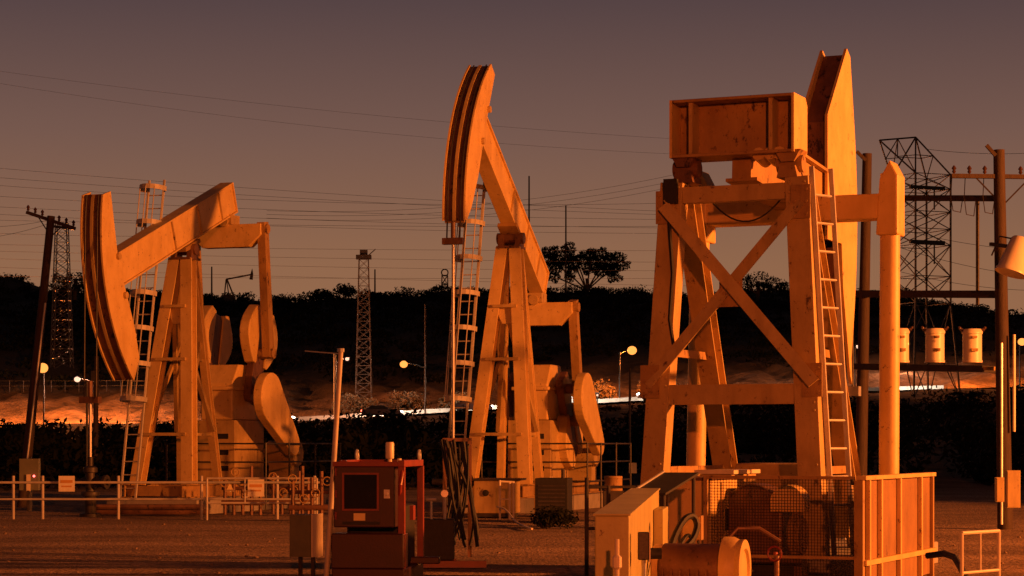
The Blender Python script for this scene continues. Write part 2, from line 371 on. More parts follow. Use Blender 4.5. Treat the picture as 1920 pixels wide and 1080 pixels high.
shrub(600, 562, 295, 6.5, 2.4, LEAF_DARK, 'wide sparse shrub on the skyline left of the lattice tower', 'skyline shrubs', 300, 0.35)
shrub(646, 556, 295, 4.5, 3.2, LEAF_DARK, 'taller sparse shrub on the skyline beside the lattice tower', 'skyline shrubs', 260, 0.35)
shrub(1692, 570, 290, 5.5, 4.2, LEAF_DARK, 'bushy shrub on the skyline below the transmission tower', 'skyline shrubs', 500, 0.35)

def tree(px, py, D, label, blobs, leafn, size, limbs):
    p = at(px, py, D); e = empty('tree', p, label, 'tree'); r2 = random.Random(11)
    t = MB()
    t.path([(0, 0, -1), (0.2, 0, 1.5), (0.1, 0.1, 3.0)], 0.38, 8)
    for (lx, lz) in limbs: t.path([(0, 0, 0.4), (lx*0.45, r2.uniform(-.6, .6), lz*0.55), (lx, r2.uniform(-1.5, 1.5), lz)], 0.16, 6)
    t.build('trunk', BARK, e, smooth=True)
    c = MB()
    for (bx, bz, br, bh) in blobs:
        leaves(c, (bx, r2.uniform(-2, 2), bz), (br, br, bh), int(leafn*br*bh), size, r2, 0.2)
        for _ in range(4):
            a = r2.uniform(0, 6.28); leaves(c, (bx + br*0.9*math.cos(a), r2.uniform(-2, 2), bz + bh*0.9*math.sin(a)), (br*0.4, br*0.4, bh*0.4), int(leafn*br*bh*0.16), size, r2, 0.1)
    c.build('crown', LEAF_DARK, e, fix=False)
tree(1100, 549, 288, 'broad flat crowned tree black against the dusk sky on the ridge',
     [(-7.2, 8.6, 1.9, 1.2), (-5.0, 7.6, 2.0, 1.5), (-6.6, 5.4, 1.9, 1.5), (-3.6, 9.2, 1.6, 1.0), (-2.4, 6.0, 1.8, 1.6), (0.0, 8.0, 1.8, 1.0), (0.6, 5.2, 1.6, 1.2), (2.6, 7.8, 2.2, 1.3),
      (4.6, 6.6, 2.2, 1.5), (6.8, 7.4, 1.6, 0.9), (7.4, 5.6, 1.6, 1.1), (3.0, 4.2, 1.8, 1.1), (-6.8, 3.2, 1.4, 1.0), (6.0, 3.2, 1.8, 0.9), (-3.4, 3.4, 1.2, 1.1), (-1.0, 6.8, 1.8, 1.2), (1.6, 6.4, 1.8, 1.2), (5.2, 5.2, 2.0, 1.1), (-5.2, 6.0, 1.6, 1.2), (-7.8, 7.2, 1.2, .9)],
     120, 0.30, [(-6.5, 6), (-4, 8), (-2, 6.5), (1, 7), (4, 6.5), (6.5, 5.5), (3, 4), (-6, 3)])
tree(140, 552, 262, 'low rounded tree on the skyline behind the leaning utility pole', [(-2.5, 2.0, 2.2, 1.6), (0.2, 2.6, 2.4, 1.7), (2.6, 1.9, 2.0, 1.4)], 60, 0.3, [(-2, 2), (1.5, 2.4)])
tree(1420, 556, 270, 'low dark tree on the skyline seen between the tower legs', [(-3, 2.2, 2.4, 1.6), (0, 3.0, 2.6, 1.8), (3.2, 2.2, 2.4, 1.6), (5.5, 1.4, 1.8, 1.2)], 60, 0.3, [(-2, 2), (2, 2.4)])

# ------------------------------------------------------------------ conventional pumping units
def build_unit(name, px, py, D, yaw, theta, label, crank_deg, ladder_top, b0, b1, lad_x):
    """Beam unit: local x = to the lit side, local y = towards the tail, z up. theta > 0: head raised."""
    P = at(px, py, D); Zp = P.z
    e = empty(name, (P.x, P.y, 0), label, 'pumpjack', 'conventional pumping units behind the rail fence', -R(yaw))
    th = R(theta); H = Vector((0, -math.cos(th), math.sin(th))); N = Vector((0, math.sin(th), math.cos(th)))
    O = Vector((0, 0, Zp))
    B = lambda s, t, x=0.0: O + H*s + N*t + Vector((x, 0, 0))
    # base
    b = MB(); b.box(-1.5, 1.5, -2.1, 7.2, -0.2, 0.42); b.build('concrete_base', CONCRETE, e, bevel=0.03)
    b = MB()
    for x in (-0.95, 0.95): b.ibeam((x, -2.0, 0.62), (x, 7.0, 0.62), 0.3, 0.40)
    for y in (-1.8, 0.2, 2.2, 4.6, 6.6): b.bar((-0.93, y, 0.62), (0.93, y, 0.62), 0.16, 0.3, (0, 1, 0))
    b.build('skid', PAINT_RUSTY, e)
    # tower
    top = Zp - 0.42
    for x, sx in ((-0.13, -0.86), (0.13, 0.86)):
        l = MB(); l.ibeam((x*1.6, -0.14, top), (sx, -1.35, 0.82), 0.36, 0.36, (1, 0, 0.0), 0.05, 0.05)
        l.bar((x*1.6, -0.32, top), (sx, -1.53, 0.82), 0.36, 0.02)
        l.build('leg', PAINT, e)
    for x, sx in ((-0.13, -0.62), (0.13, 0.62)):
        l = MB(); l.ibeam((x*1.6, 0.14, top), (sx, 1.0, 0.82), 0.22, 0.22, (1, 0, 0), 0.04, 0.04); l.build('leg', PAINT, e)
    fw = lambda z: lerp(0.86, 0.21, (z-0.82)/(top-0.82)); fy = lambda z: lerp(-1.35, -0.14, (z-0.82)/(top-0.82)); ry = lambda z: lerp(1.0, 0.14, (z-0.82)/(top-0.82))
    for z in (2.3, 4.55, 6.15):
        g = MB(); g.bar((-fw(z), fy(z)-0.22, z), (fw(z), fy(z)-0.22, z), 0.09, 0.09, (0, 1, 0))
        for s in (-1, 1): g.bar((s*fw(z)*0.9, fy(z), z), (s*fw(z)*0.72, ry(z), z), 0.08, 0.08)
        g.build('horizontal_brace', PAINT_OLD_SHADED, e)
    g = MB(); g.prism([(-fw(6.15)*.95, fy(6.1)-0.08, 6.12), (fw(6.15)*.95, fy(6.1)-0.08, 6.12), (fw(5.5)*.95, fy(5.5)-.08, 5.62), (-fw(5.5)*.2, fy(5.5)-.08, 5.62)], (0, 0.03, 0))
    g.build('gusset', PAINT, e)
    for s in (-1, 1):
        g = MB(); g.bar((s*0.08, fy(5.7), 5.75), (s*0.62, ry(2.4)-0.1, 2.4), 0.12, 0.12); g.bar((s*fw(2.6)*.9, fy(2.6), 2.6), (s*0.3, ry(5.2), 5.2), 0.10, 0.10)
        g.build('diagonal_brace', PAINT_OLD_SHADED, e)
    # saddle bearing
    s = MB(); s.box(-0.36, 0.36, -0.36, 0.36, top, top + 0.07)
    s.lathe((-0.42, 0, Zp - 0.10), (1, 0, 0), [(0.0, 0), (0.17, 0), (0.17, 0.84), (0.0, 0.84)], 16)
    for x in (-0.27, 0.27): s.prism([(x-0.08, -0.25, top+.07), (x-0.08, 0.25, top+.07), (x-0.08, 0.17, Zp), (x-0.08, -0.17, Zp)], (0.16, 0, 0))
    s.build('saddle_bearing', GREASY, e)
    s = MB(); s.hexa([B(*q) for q in ((-0.5, -0.03, -0.3), (-0.5, -0.03, 0.3), (0.5, -0.03, 0.3), (0.5, -0.03, -0.3), (-0.5, 0.09, -0.3), (-0.5, 0.09, 0.3), (0.5, 0.09, 0.3), (0.5, 0.09, -0.3))])
    s.build('saddle_plate', PAINT_RUSTY, e)
    # walking beam: I section with stiffeners
    L1, L2, hb = 4.75, 3.45, 0.98; c0 = 0.10 + hb/2
    w = MB()
    def slab(s0, s1, t0, t1, x0, x1): return w.hexa([B(s0, t0, x0), B(s0, t0, x1), B(s1, t0, x1), B(s1, t0, x0), B(s0, t1, x0), B(s0, t1, x1), B(s1, t1, x1), B(s1, t1, x0)])
    slab(-L2, L1, c0 - hb/2, c0 - hb/2 + .05, -.23, .23); slab(-L2, L1, c0 + hb/2 - .05, c0 + hb/2, -.23, .23)
    slab(-L2, L1, c0 - hb/2 + .05, c0 + hb/2 - .05, -.17, .17)
    slab(-L2 - .04, -L2, c0 - hb/2, c0 + hb/2, -.23, .23)
    w.build('walking_beam', PAINT, e, bevel=0.012)
    for q in (-2.4, -.9, 0.9): w = MB(); slab(q - .02, q + .02, c0 - hb/2 + .05, c0 + hb/2 - .05, -.225, .225); w.build('web_stiffener', PAINT_OLD_SHADED, e)
    # horsehead
    Rr = 5.62
    ar = [(Rr*math.cos(R(b0 + (b1-b0)*k/18)), Rr*math.sin(R(b0 + (b1-b0)*k/18))) for k in range(19)]
    back = [(Rr*math.cos(R(b1)) - .45, Rr*math.sin(R(b1)) - .03), (4.62, 1.12), (4.55, 0.10), (4.42, -1.2), (4.47, max(-2.3, Rr*math.sin(R(b0)) + .5)), (Rr*math.cos(R(b0)) - .14, Rr*math.sin(R(b0)) + .12)]
    prof = ar + back
    hh = MB()
    for x in (-0.34, 0.29): hh.prism([B(q[0], q[1], x) for q in prof], (0.05, 0, 0))
    hh.prism([B(q[0], q[1], -0.29) for q in ([(a_[0]-0.10, a_[1]*0.995) for a_ in ar] + [(a_[0]-0.16, a_[1]*0.99) for a_ in reversed(ar)])], (0.58, 0, 0))
    hd = hh.build('horsehead', PAINT, e)
    hh = MB()
    for x0, x1 in ((-0.28, -0.045), (0.045, 0.28)):
        hh.prism([B(q[0], q[1], x0) for q in ([(a_[0]-0.07, a_[1]*0.995) for a_ in ar] + [(a_[0]-0.095, a_[1]*0.992) for a_ in reversed(ar)])], (x1-x0, 0, 0))
    hh.build('wireline_track', GREASY, hd)
    hh = MB(); hh.prism([B(q[0], q[1], -0.045) for q in ([(a_[0]-0.02, a_[1]*0.995) for a_ in ar] + [(a_[0]-0.095, a_[1]*0.992) for a_ in reversed(ar)])], (0.09, 0, 0))
    hh.build('centre_rib', PAINT_OLD_SHADED, hd)
    for q in (-0.1, 1.05): hh = MB(); hh.tube(B(4.65, q, 0.27), B(4.65, q, 0.42), 0.10, 10); hh.build('hinge_pin', PAINT_OLD_SHADED, hd)
    # bridle, carrier bar and rod hang plumb below the point where the arc turns vertical
    w0 = max(R(b0) + th, -0.0); yb = -Rr - 0.03
    for x in (-0.19, 0.19):
        c = MB(); pts = [O + Vector((x, -(Rr-0.03)*math.cos(t), (Rr-0.03)*math.sin(t))) for t in [lerp(R(b1) + th, 0, k/10) for k in range(11)]]
        zc = Zp + Rr*math.sin(min(0.0, R(b0) + th)) - 0.55
        pts.append(Vector((x, yb, zc))); c.path(pts, 0.022, 6); c.build('bridle_cable', DARK, e)
    c = MB(); c.box(-0.30, 0.30, yb - 0.10, yb + 0.10, zc - 0.12, zc + 0.06); c.tube((0, yb, zc + .06), (0, yb, zc + .5), 0.07, 10); c.build('carrier_bar', GREASY, e)
    c = MB(); c.tube((0, yb, 0.3), (0, yb, zc), 0.045, 10); c.build('polished_rod', STEEL, e, smooth=True)
    c = MB(); c.lathe((0, yb, -0.05), (0, 0, 1), [(0.3, 0), (0.3, .12), (.16, .14), (.16, .6), (.26, .62), (.26, .72), (.13, .74), (.13, 1.25), (.2, 1.27), (.2, 1.4), (.08, 1.45), (.08, 1.7)], 16)
    c.tube((-0.6, yb, 0.95), (0.6, yb, 0.95), 0.09, 10); c.lathe((0.45, yb, 0.95), (1, 0, 0), [(0.2, 0), (0.2, 0.08)], 12)
    c.build('wellhead', DARK, e, smooth=True)
    # equalizer at the tail
    T = B(-L2 + 0.25, c0 - hb/2); q = MB()
    q.box(-0.26, 0.26, T.y - .3, T.y + .3, T.z - 0.32, T.z - 0.02); q.tube((0, T.y - .36, T.z - .24), (0, T.y + .36, T.z - .24), 0.16, 12)
    q.build('tail_bearing', PAINT_OLD_SHADED, e)
    EZ = T.z - 0.68
    q = MB(); q.prism([(-1.22, T.y - .2, EZ + .36), (1.22, T.y - .2, EZ + .36), (1.22, T.y - .2, EZ + .02), (0.8, T.y - .2, EZ - .36), (-.8, T.y - .2, EZ - .36), (-1.22, T.y - .2, EZ + .02)], (0, 0.4, 0))
    q.build('equalizer', PAINT, e, bevel=0.015)
    # gear reducer on its pedestal
    ped = MB(); ped.box(-0.70, 0.70, 2.0, 4.1, 0.8, 2.75); pd = ped.build('pedestal', PAINT_OLD_SHADED, e, bevel=0.02)
    for z in (1.25, 1.75, 2.25):
        k = MB(); k.box(0.08, 0.48, 1.985, 2.03, z - 0.08, z + 0.08); k.build('slot', BLACK, pd)
    gy, gzc = 3.1, 3.75
    k = MB(); k.prism([(-0.55, 2.15, 2.76), (-0.55, 4.15, 2.76), (-0.55, 4.15, 3.9), (-0.55, 3.7, 4.5), (-0.55, 2.6, 4.5), (-0.55, 2.15, 3.9)], (1.1, 0, 0))
    k.box(-0.62, 0.62, 2.05, 4.25, 3.68, 3.80)
    gb = k.build('gear_reducer', PAINT, e, bevel=0.04)
    k = MB(); k.tube((-1.3, gy, gzc), (1.3, gy, gzc), 0.16, 14); k.build('crank_shaft', GREASY, gb, smooth=True)
    # cranks with their counterweights, pitmans
    ca = R(crank_deg); cd = Vector((0, math.cos(ca), math.sin(ca))); cn = Vector((0, -math.sin(ca), math.cos(ca))); C0 = Vector((0, gy, gzc))
    pin = C0 + cd*1.15
    for s in (-1, 1):
        k = MB(); x0 = s*0.80 - 0.12
        pr = [(-0.45, -0.32), (-0.3, -0.42), (2.3, -0.30), (2.45, -0.18), (2.45, 0.18), (2.3, 0.30), (-0.3, 0.42), (-0.45, 0.32)]
        k.prism([C0 + cd*a_ + cn*b_ + Vector((x0, 0, 0)) for a_, b_ in pr], (0.24, 0, 0))
        cr = k.build('crank', GREASY, e, bevel=0.02)
        for t in (-1, 1):
            k = MB(); pw = [(0.75, 0.30), (2.5, 0.26)] + [(lerp(2.6, 0.75, j/8), 0.30 + 0.78*math.sin(math.pi*(0.12 + 0.80*j/8))) for j in range(9)]
            k.prism([C0 + cd*a_ + cn*b_*t + Vector((x0 - 0.05, 0, 0)) for a_, b_ in pw], (0.34, 0, 0)); k.build('counterweight', PAINT, cr, bevel=0.03)
        k = MB(); xp = s*1.20
        k.bar((xp, T.y, EZ + 0.42), (xp, pin.y, pin.z - 0.1), 0.26, 0.30, (1, 0, 0), 0.26, 0.34); k.tube((xp - .2, T.y, EZ + .2), (xp + .2, T.y, EZ + .2), 0.15, 12)
        k.tube((s*0.8, pin.y, pin.z), (xp + s*0.2, pin.y, pin.z), 0.17, 14)
        k.build('pitman', PAINT_RUSTY, e)
    # belt guard and motor
    c1, r1, c2, r2 = (2.4, 3.45), 0.78, (4.1, 2.0), 0.36
    an = math.degrees(math.atan2(c2[1]-c1[1], c2[0]-c1[0]))
    pl = arc(c1, r1, an + 80, an + 280, 14) + arc(c2, r2, an - 80, an + 80, 10)
    k = MB(); k.prism([(1.50, y, z) for y, z in pl], (0.30, 0, 0)); k.build('belt_guard', PAINT, e, bevel=0.03)
    k = MB(); k.tube((0.3, 5.4, 1.7), (1.3, 5.4, 1.7), 0.42, 18); k.tube((1.3, 5.4, 1.7), (1.52, 4.6, 1.9), 0.08, 8); k.box(0.4, 1.2, 5.1, 5.7, 0.83, 1.4); k.build('motor', PAINT_OLD_SHADED, e, smooth=True)
    # caged ladder on the head side of the tower
    lb = Vector((-1.22 + lad_x, -2.0, 0.3)); lt = Vector((-0.78 + lad_x, -1.0, ladder_top)); ld = (lt - lb).normalized()
    sx = Vector((0.966, 0.0, 0)); fr = ld.cross(sx).normalized()
    if fr.y > 0: fr = -fr
    k = MB()
    for s in (-1, 1): k.bar(lb + sx*0.26*s, lt + sx*0.26*s, 0.05, 0.07)
    n = int((lt-lb).length/0.40)
    for j in range(1, n): k.tube(lb + ld*0.40*j - sx*0.26, lb + ld*0.40*j + sx*0.26, 0.018, 5)
    lad = k.build('ladder', PALE_PIPE, e)
    hs = []; zz = 3.3; 
    while zz < ladder_top - 0.2: hs.append(zz); zz += 1.05
    def hoop(z):
        c = lb + ld*((z - lb.z)/ld.z); return [c + sx*0.42*math.cos(t) + fr*(0.12 + 0.52*math.sin(t)) for t in [math.pi*j/10 for j in range(11)]] + []
    k = MB()
    for z in hs:
        pts = [lb + ld*((z-lb.z)/ld.z) + sx*0.28] + hoop(z) + [lb + ld*((z-lb.z)/ld.z) - sx*0.28]
        for a_, b_ in zip(pts, pts[1:]): k.bar(a_, b_, 0.14, 0.012, ld)
    for j in (1, 3, 5, 7, 9):
        k.path([hoop(z)[j] for z in hs], 0.018, 5)
    k.build('ladder_cage', PALE_PIPE, lad)
    return e
build_unit('pumpjack', 958, 441, 42, 16.5, 31, 'yellow pumpjack in the middle with its horsehead raised against the sky', -62, 9.9, -32, 25, 0.0)
build_unit('pumpjack', 346, 462, 42, 19.0, -21, 'yellow pumpjack at left with its horsehead lowered and beam tail up', 76, 9.9, -27, 31, 0.38)

# ------------------------------------------------------------------ near unit: pivot post at the rear, head away from us
NY = 23.5; NX0, NY0 = 3.433, 33.6
near = empty('pumpjack', (NX0, NY0, 0), 'large near pumpjack seen from behind with a braced tower and tall box beam end', 'pumpjack', None, -R(NY))
top = 5.98
PO = Vector((0, 0, 6.3))
# four legs: two towards us, two splayed towards the head
legspec = {('f', -1): ((-0.98, -0.12, top), (-1.30, -0.35, 0.3)), ('f', 1): ((0.98, -0.12, top), (1.30, -0.35, 0.3)),
           ('r', -1): ((-0.92, 0.18, top), (-1.05, 3.2, 0.3)), ('r', 1): ((0.92, 0.18, top), (1.05, 3.2, 0.3))}
for (k_, s_), (a, b) in legspec.items():
    l = MB(); a = Vector(a); b = Vector(b)
    if k_ == 'f':
        l.bar(a + Vector((0, -.14, 0)), b + Vector((0, -.14, 0)), 0.36, 0.03); l.bar(a + Vector((0, .14, 0)), b + Vector((0, .14, 0)), 0.36, 0.03); l.bar(a, b, 0.05, 0.25)
        l.bar(a + Vector((0.165*1, 0, 0)), b + Vector((.165, 0, 0)), 0.03, 0.25)
    else:
        l.ibeam(a, b, 0.32, 0.34, (1, 0, 0), 0.03, 0.03)
    if k_ == 'f':
        for z in (5.9, 5.75, 5.6, 5.45, 3.0, 2.88, 2.62, 2.5, 1.7, 1.5):
            p = a.lerp(b, (a.z - z)/(a.z - b.z))
            for dx in (-.12, .12): l.lathe(p + Vector((dx, -.155, 0)), (0, -1, 0), [(.024, 0), (.024, .02), (.0, .021)], 6)
    l.build('leg', PAINT_OLD_SHADED, near, bevel=0.008)  # rust-stained legs, darker also to carry the shade low on the tower
fx = lambda z: lerp(1.30, 0.98, (z-0.3)/(top-0.3)); fyn = lambda z: lerp(-0.35, -0.12, (z-0.3)/(top-0.3))
for z, hgt, y_off in ((5.78, 0.24, 0.0), (2.75, 0.30, 0.0)):
    l = MB(); w_ = fx(z) - 0.185
    l.bar((-w_, fyn(z) - .12, z), (w_, fyn(z) - .12, z), hgt, 0.03, (0, 0, 1))
    for t in (-1, 1): l.bar((-w_, fyn(z) - .02, z + t*(hgt/2 - .012)), (w_, fyn(z) - .02, z + t*(hgt/2 - .012)), 0.024, 0.17, (0, 0, 1))
    l.build('crossbar', PAINT_OLD_SHADED, near)
for s in (-1, 1):
    l = MB(); yo = -0.30 - (0.03 if s > 0 else 0.12)
    a = Vector((s*1.06, fyn(5.6) + yo + .13, 5.62)); b = Vector((-s*1.32, fyn(2.9) + yo + .13, 2.9))
    l.bar(a, b, 0.19, 0.025, (1, 0, 0.9*s)); l.bar(a + Vector((0, .05, .07)), b + Vector((0, .05, .07)), 0.02, 0.10, (1, 0, 0.9*s))
    l.build('diagonal_brace', PAINT_OLD_SHADED, near)
for x, z, w_, h_ in ((0, 4.26, .36, .40), (-1.06, 5.6, .30, .5), (1.06, 5.6, .30, .5), (-1.27, 2.95, .30, .5), (1.27, 2.95, .30, .5)):
    g = MB(); yy = fyn(z) - .205; g.prism([(x - w_/2, yy, z - h_/2), (x + w_/2, yy, z - h_/2), (x + w_/2, yy, z + h_/2), (x - w_/2, yy, z + h_/2)], (0, .02, 0))
    for dx in (-.3, .3):
        for dz in (-.36, 0, .36): g.lathe((x + dx*w_, yy, z + dz*h_), (0, -1, 0), [(.026, 0), (.026, .022), (.0, .023)], 6)
    g.build('gusset_plate', PAINT_RUSTY, near)
for z in (1.6, 3.4):                                       # side braces between the two right legs and the two left legs
    for s in (-1, 1):
        l = MB(); yb_ = lerp(3.2, 0.18, (z-0.3)/(top-0.3)); l.bar((s*fx(z)*.93, fyn(z), z), (s*1.0, yb_, z), 0.09, 0.12)
        l.build('side_brace', PAINT_RUSTY, near)
# ladder on the right side, following the leg nearest to us
k = MB(); la = Vector((1.28, 0.02, top + 0.15)); lb = Vector((1.62, 0.05, 0.35)); ld = (lb-la).normalized(); sy = Vector((0.42, 0.90, 0)).normalized()*0.22
for s in (-1, 1): k.bar(la + sy*s, lb + sy*s, 0.05, 0.07, (0, 1, 0))
n = int((lb-la).length/0.42)
for j in range(1, n): k.tube(la + ld*0.42*j - sy, la + ld*0.42*j + sy, 0.02, 6)
k.build('ladder', PALE_PIPE, near)
# bearings at the two ends of the pivot
for s in (-1, 1):
    k = MB(); x = s*0.82
    k.prism([(x - .16, -.22, top), (x + .16, -.22, top), (x + .12, -.22, 6.16), (x - .12, -.22, 6.16)], (0, .44, 0)); k.tube((x - .2, 0, 6.2), (x + .2, 0, 6.2), .13, 14)
    k.prism([(x - .10, -.2, 6.22), (x + .10, -.2, 6.22), (x + .2, -.2, 6.40), (x - .2, -.2, 6.40)], (0, .4, 0))
    k.build('pivot_bearing', PAINT_RUSTY if s > 0 else GREASY, near)
k = MB()
for x in (.34, .52, .66): k.tube((x, -.1, 6.37), (x, .3, 6.30), 0.10, 10)
k.build('counterweight_roller', PAINT, near, smooth=True)
# box-like beam end: web with top, bottom and side flanges and two stiffeners
k = MB(); z0, z1 = 6.40, 7.19
k.box(-.98, .90, 0.12, 0.16, z0, z1); k.box(-.98, .90, -.26, 0.46, z1, z1 + .045); k.box(-.98, .90, -.26, 0.46, z0 - .045, z0)
be = k.build('beam_end_box', PAINT_RUSTY, near, bevel=0.01)
k = MB(); k.prism([(.90, -.26, z0 - .045), (.90, .40, z0 - .045), (.90, .46, z0 + .02), (.90, .46, z1 - .06), (.90, .36, z1 + .045), (.90, -.26, z1 + .045)], (0.04, 0, 0))
k.build('end_plate', PAINT, be); k = MB(); k.prism([(-1.02, -.26, z0 - .045), (-1.02, .46, z0 - .045), (-1.02, .46, z1 + .045), (-1.02, -.26, z1 + .045)], (0.04, 0, 0)); k.build('end_plate', PAINT, be)
for x in (-.70, .56): k = MB(); k.box(x - .03, x + .03, -.20, .12, z0, z1); k.build('stiffener', PAINT_OLD_SHADED, be)
# walking beam towards the head, equalizer, pitmans
k = MB(); k.ibeam((0.0, 0.16, 6.45), (0.0, 4.5, 6.15), 0.5, 0.9, (1, 0, 0), 0.05, 0.30); k.build('walking_beam', PAINT_RUSTY, near)
k = MB(); k.box(-1.5, 1.5, 2.75, 3.2, 5.62, 6.02); k.prism([(-.4, 2.8, 6.0), (.4, 2.8, 6.0), (.25, 2.8, 5.95), (-.25, 2.8, 5.95)], (0, .35, 0)); k.build('equalizer', PAINT, near, bevel=0.02)
for s in (-1, 1):
    k = MB(); x = s*1.60
    k.tube((x, 2.97, 6.35), (x + .03*s, 2.75, 1.0), 0.16, 20); k.build('pitman', PAINT, near, smooth=True)
    k = MB(); k.prism([(x - .18, 2.72, 5.35), (x + .18, 2.72, 5.35), (x + .18, 2.72, 6.30), (x + .05, 2.72, 6.55), (x - .12, 2.72, 6.25)], (0, .5, 0)); k.build('pitman_bearing', PAINT, near, bevel=0.03)
    k = MB(); c0 = Vector((x - .4*s - .14, 2.2, 1.0))
    k.prism([c0 + Vector((0, y, z)) for y, z in ((-.8, -.45), (.5, -.38), (1.1, -.3), (1.1, .3), (.5, .38), (-.8, .45))], (.28, 0, 0)); k.build('crank', PAINT_OLD_SHADED, near)
k = MB(); k.prism([(-.6, 1.2, .5), (-.6, 3.2, .5), (-.6, 3.2, 1.2), (-.6, 2.7, 1.7), (-.6, 1.7, 1.7), (-.6, 1.2, 1.2)], (1.2, 0, 0)); k.tube((-1.3, 2.2, 1.0), (1.3, 2.2, 1.0), .17, 14); k.build('gear_reducer', PAINT_OLD_SHADED, near, bevel=0.04)
# horsehead with two tall side plates
sp = [(4.15, 5.45), (4.15, 7.55), (5.40, 8.86), (5.62, 8.75)] + [(lerp(5.7, 6.1, math.sin(math.pi*j/10)), lerp(8.4, 3.5, j/10)) for j in range(11)] + [(5.75, 3.05), (5.62, 3.2), (5.15, 4.7), (5.05, 5.45)]
k = MB()
for x in (-.24, .19): k.prism([(x, y, z) for y, z in sp], (0.05, 0, 0))
for z in (3.9, 5.0, 6.95, 7.6, 8.1): k.box(-.19, .19, 5.5, 5.56, z - .12, z + .12)
nh = k.build('horsehead', PAINT, near)
k = MB(); k.prism([(-.19, y, z) for y, z in [(lerp(5.66, 6.04, math.sin(math.pi*j/10)), lerp(8.4, 3.5, j/10)) for j in range(11)] + [(lerp(5.6, 5.98, math.sin(math.pi*(10-j)/10)), lerp(3.5, 8.4, j/10)) for j in range(11)]], (.38, 0, 0)); k.build('wireline_track', GREASY, nh)
k = MB(); k.prism([(-.19, 4.30, 5.48), (-.19, 4.30, 7.45), (-.19, 5.44, 8.76), (-.19, 5.50, 8.72), (-.19, 4.36, 7.41), (-.19, 4.36, 5.48)], (.38, 0, 0)); k.box(-.19, .19, 5.16, 5.2, 3.6, 5.4); k.build('back_plate', GREASY, nh)
k = MB()
for x in (-.15, .15): k.tube((x, 6.12, 2.9), (x, 6.12, 6.2), .02, 6)
k.build('bridle_cable', DARK, near)
k = MB(); k.tube((0, 6.12, 0.2), (0, 6.12, 3.0), .045, 8); k.box(-.28, .28, 6.03, 6.21, 2.85, 3.02); k.build('polished_rod', STEEL, near)
k = MB(); k.path(hang((-.5, .1, 5.75), (.75, .1, 5.85), .42), .014, 5); k.build('sagging_cable', BLACK, near)
k = MB(); k.path([(-1.02, -.33, 5.9), (-.98, -.4, 5.5), (-.93, -.36, 4.6), (-.98, -.36, 3.9), (-.9, -.36, 3.4)], .03, 6); k.box(-1.06, -.86, -.42, -.30, 5.65, 6.02); k.build('conduit', BLACK, near)
k = MB(); k.box(-1.7, 1.7, -0.9, 6.0, -.1, .32); k.build('concrete_base', CONCRETE, near, bevel=.03)

# guard round the cranks: mesh front, ribbed sheet side
gd = empty('machine_guard', (0, 0, 0), 'orange lit ribbed guard panels and dark mesh front round the near tower base', 'guard', None, -R(NY))
gd.location = (4.66, 29.75, 0); GH = 1.575
k = MB(); k.box(-.012, .012, .06, 4.15, .05, GH - .03); sh = k.build('side_sheet', GUARD, gd)
for y in (.30, .95, 2.05, 3.35): k = MB(); k.box(.014, .075, y - .035, y + .035, .05, GH - .06); k.build('rib', PAINT, gd)
k = MB(); k.box(-.05, .09, .0, 4.2, GH - .055, GH); k.box(.014, .10, .0, 4.2, .37, .44); k.build('rail', PAINT, gd)
k = MB(); k.box(-.06, .06, -.06, .05, 0, GH - .06); k.build('corner_post', PAINT_RUSTY, gd); k = MB(); k.box(-.04, .06, 4.12, 4.2, 0, GH - .06); k.build('corner_post', PAINT_RUSTY, gd)
k = MB()
for j in range(5): k.box(-.10, -.065, -.10, -.0, .25 + .3*j, .33 + .3*j)
k.build('hinge', BLACK, gd)
k = MB(); k.box(-2.15, -.065, -.03, .03, GH - .05, GH - .005); k.box(-2.15, -.065, -.03, .03, .45, .49); k.box(-2.19, -2.14, -.03, .03, 0, GH - .005); k.build('front_frame', PAINT_RUSTY, gd)
k = MB()
for j in range(50): x = -2.12 + 2.04*j/49; k.box(x - .0035, x + .0035, -.004, .0, .05, GH - .05)
for j in range(37): z = .06 + (GH - .12)*j/36; k.box(-2.13, -.07, .002, .006, z - .0035, z + .0035)
k.build('mesh_panel', BLACK, gd)

# drive machinery in front of the near tower, each a thing of its own
q = empty('belt_drum_cover', (3.9, 31.2, 0), 'domed yellow pulley cover inside the mesh guard at the near tower foot', 'pulley cover', None, -R(NY))
k = MB(); k.prism([(y, -.14, z) for y, z in arc((0, 1.18), .25, 0, 180, 12) + [(-.25, 1.05), (.25, 1.05)]], (0, .36, 0)); k.build('hood', PAINT, q, bevel=.02)
k = MB(); k.lathe((.06, -.05, .72), (1, 0, 0), [(.0, 0), (.30, 0), (.34, .04), (.34, .10), (.26, .12), (.26, .16), (.0, .16)], 24); k.build('pulley', PAINT_RUSTY, q, smooth=True)
k = MB(); k.box(-.2, .2, -.1, .2, 0, .42); k.build('bearing_stand', GREASY, q)
q = empty('gear_housing', (3.42, 31.6, 0), 'dim brown rounded gear housing behind the dark mesh', 'gear housing', None, -R(NY))
k = MB(); k.prism([(x, -.2, z) for x, z in [(-.55, .3), (.5, .3), (.5, 1.32)] + arc((0.05, 1.02), .42, 45, 135, 8) + [(-.45, 1.3), (-.62, .8)]], (0, .6, 0)); k.build('casing', GREASY, q, bevel=.04)  # dark steel colour stands in for the shadow inside the guard
k = MB(); k.box(-.5, .45, -.23, -.2, .72, .78); k.build('flange', GREASY, q)
k = MB(); k.box(-.7, .7, -.3, .5, 0, .3); k.build('plinth', DARK, q)

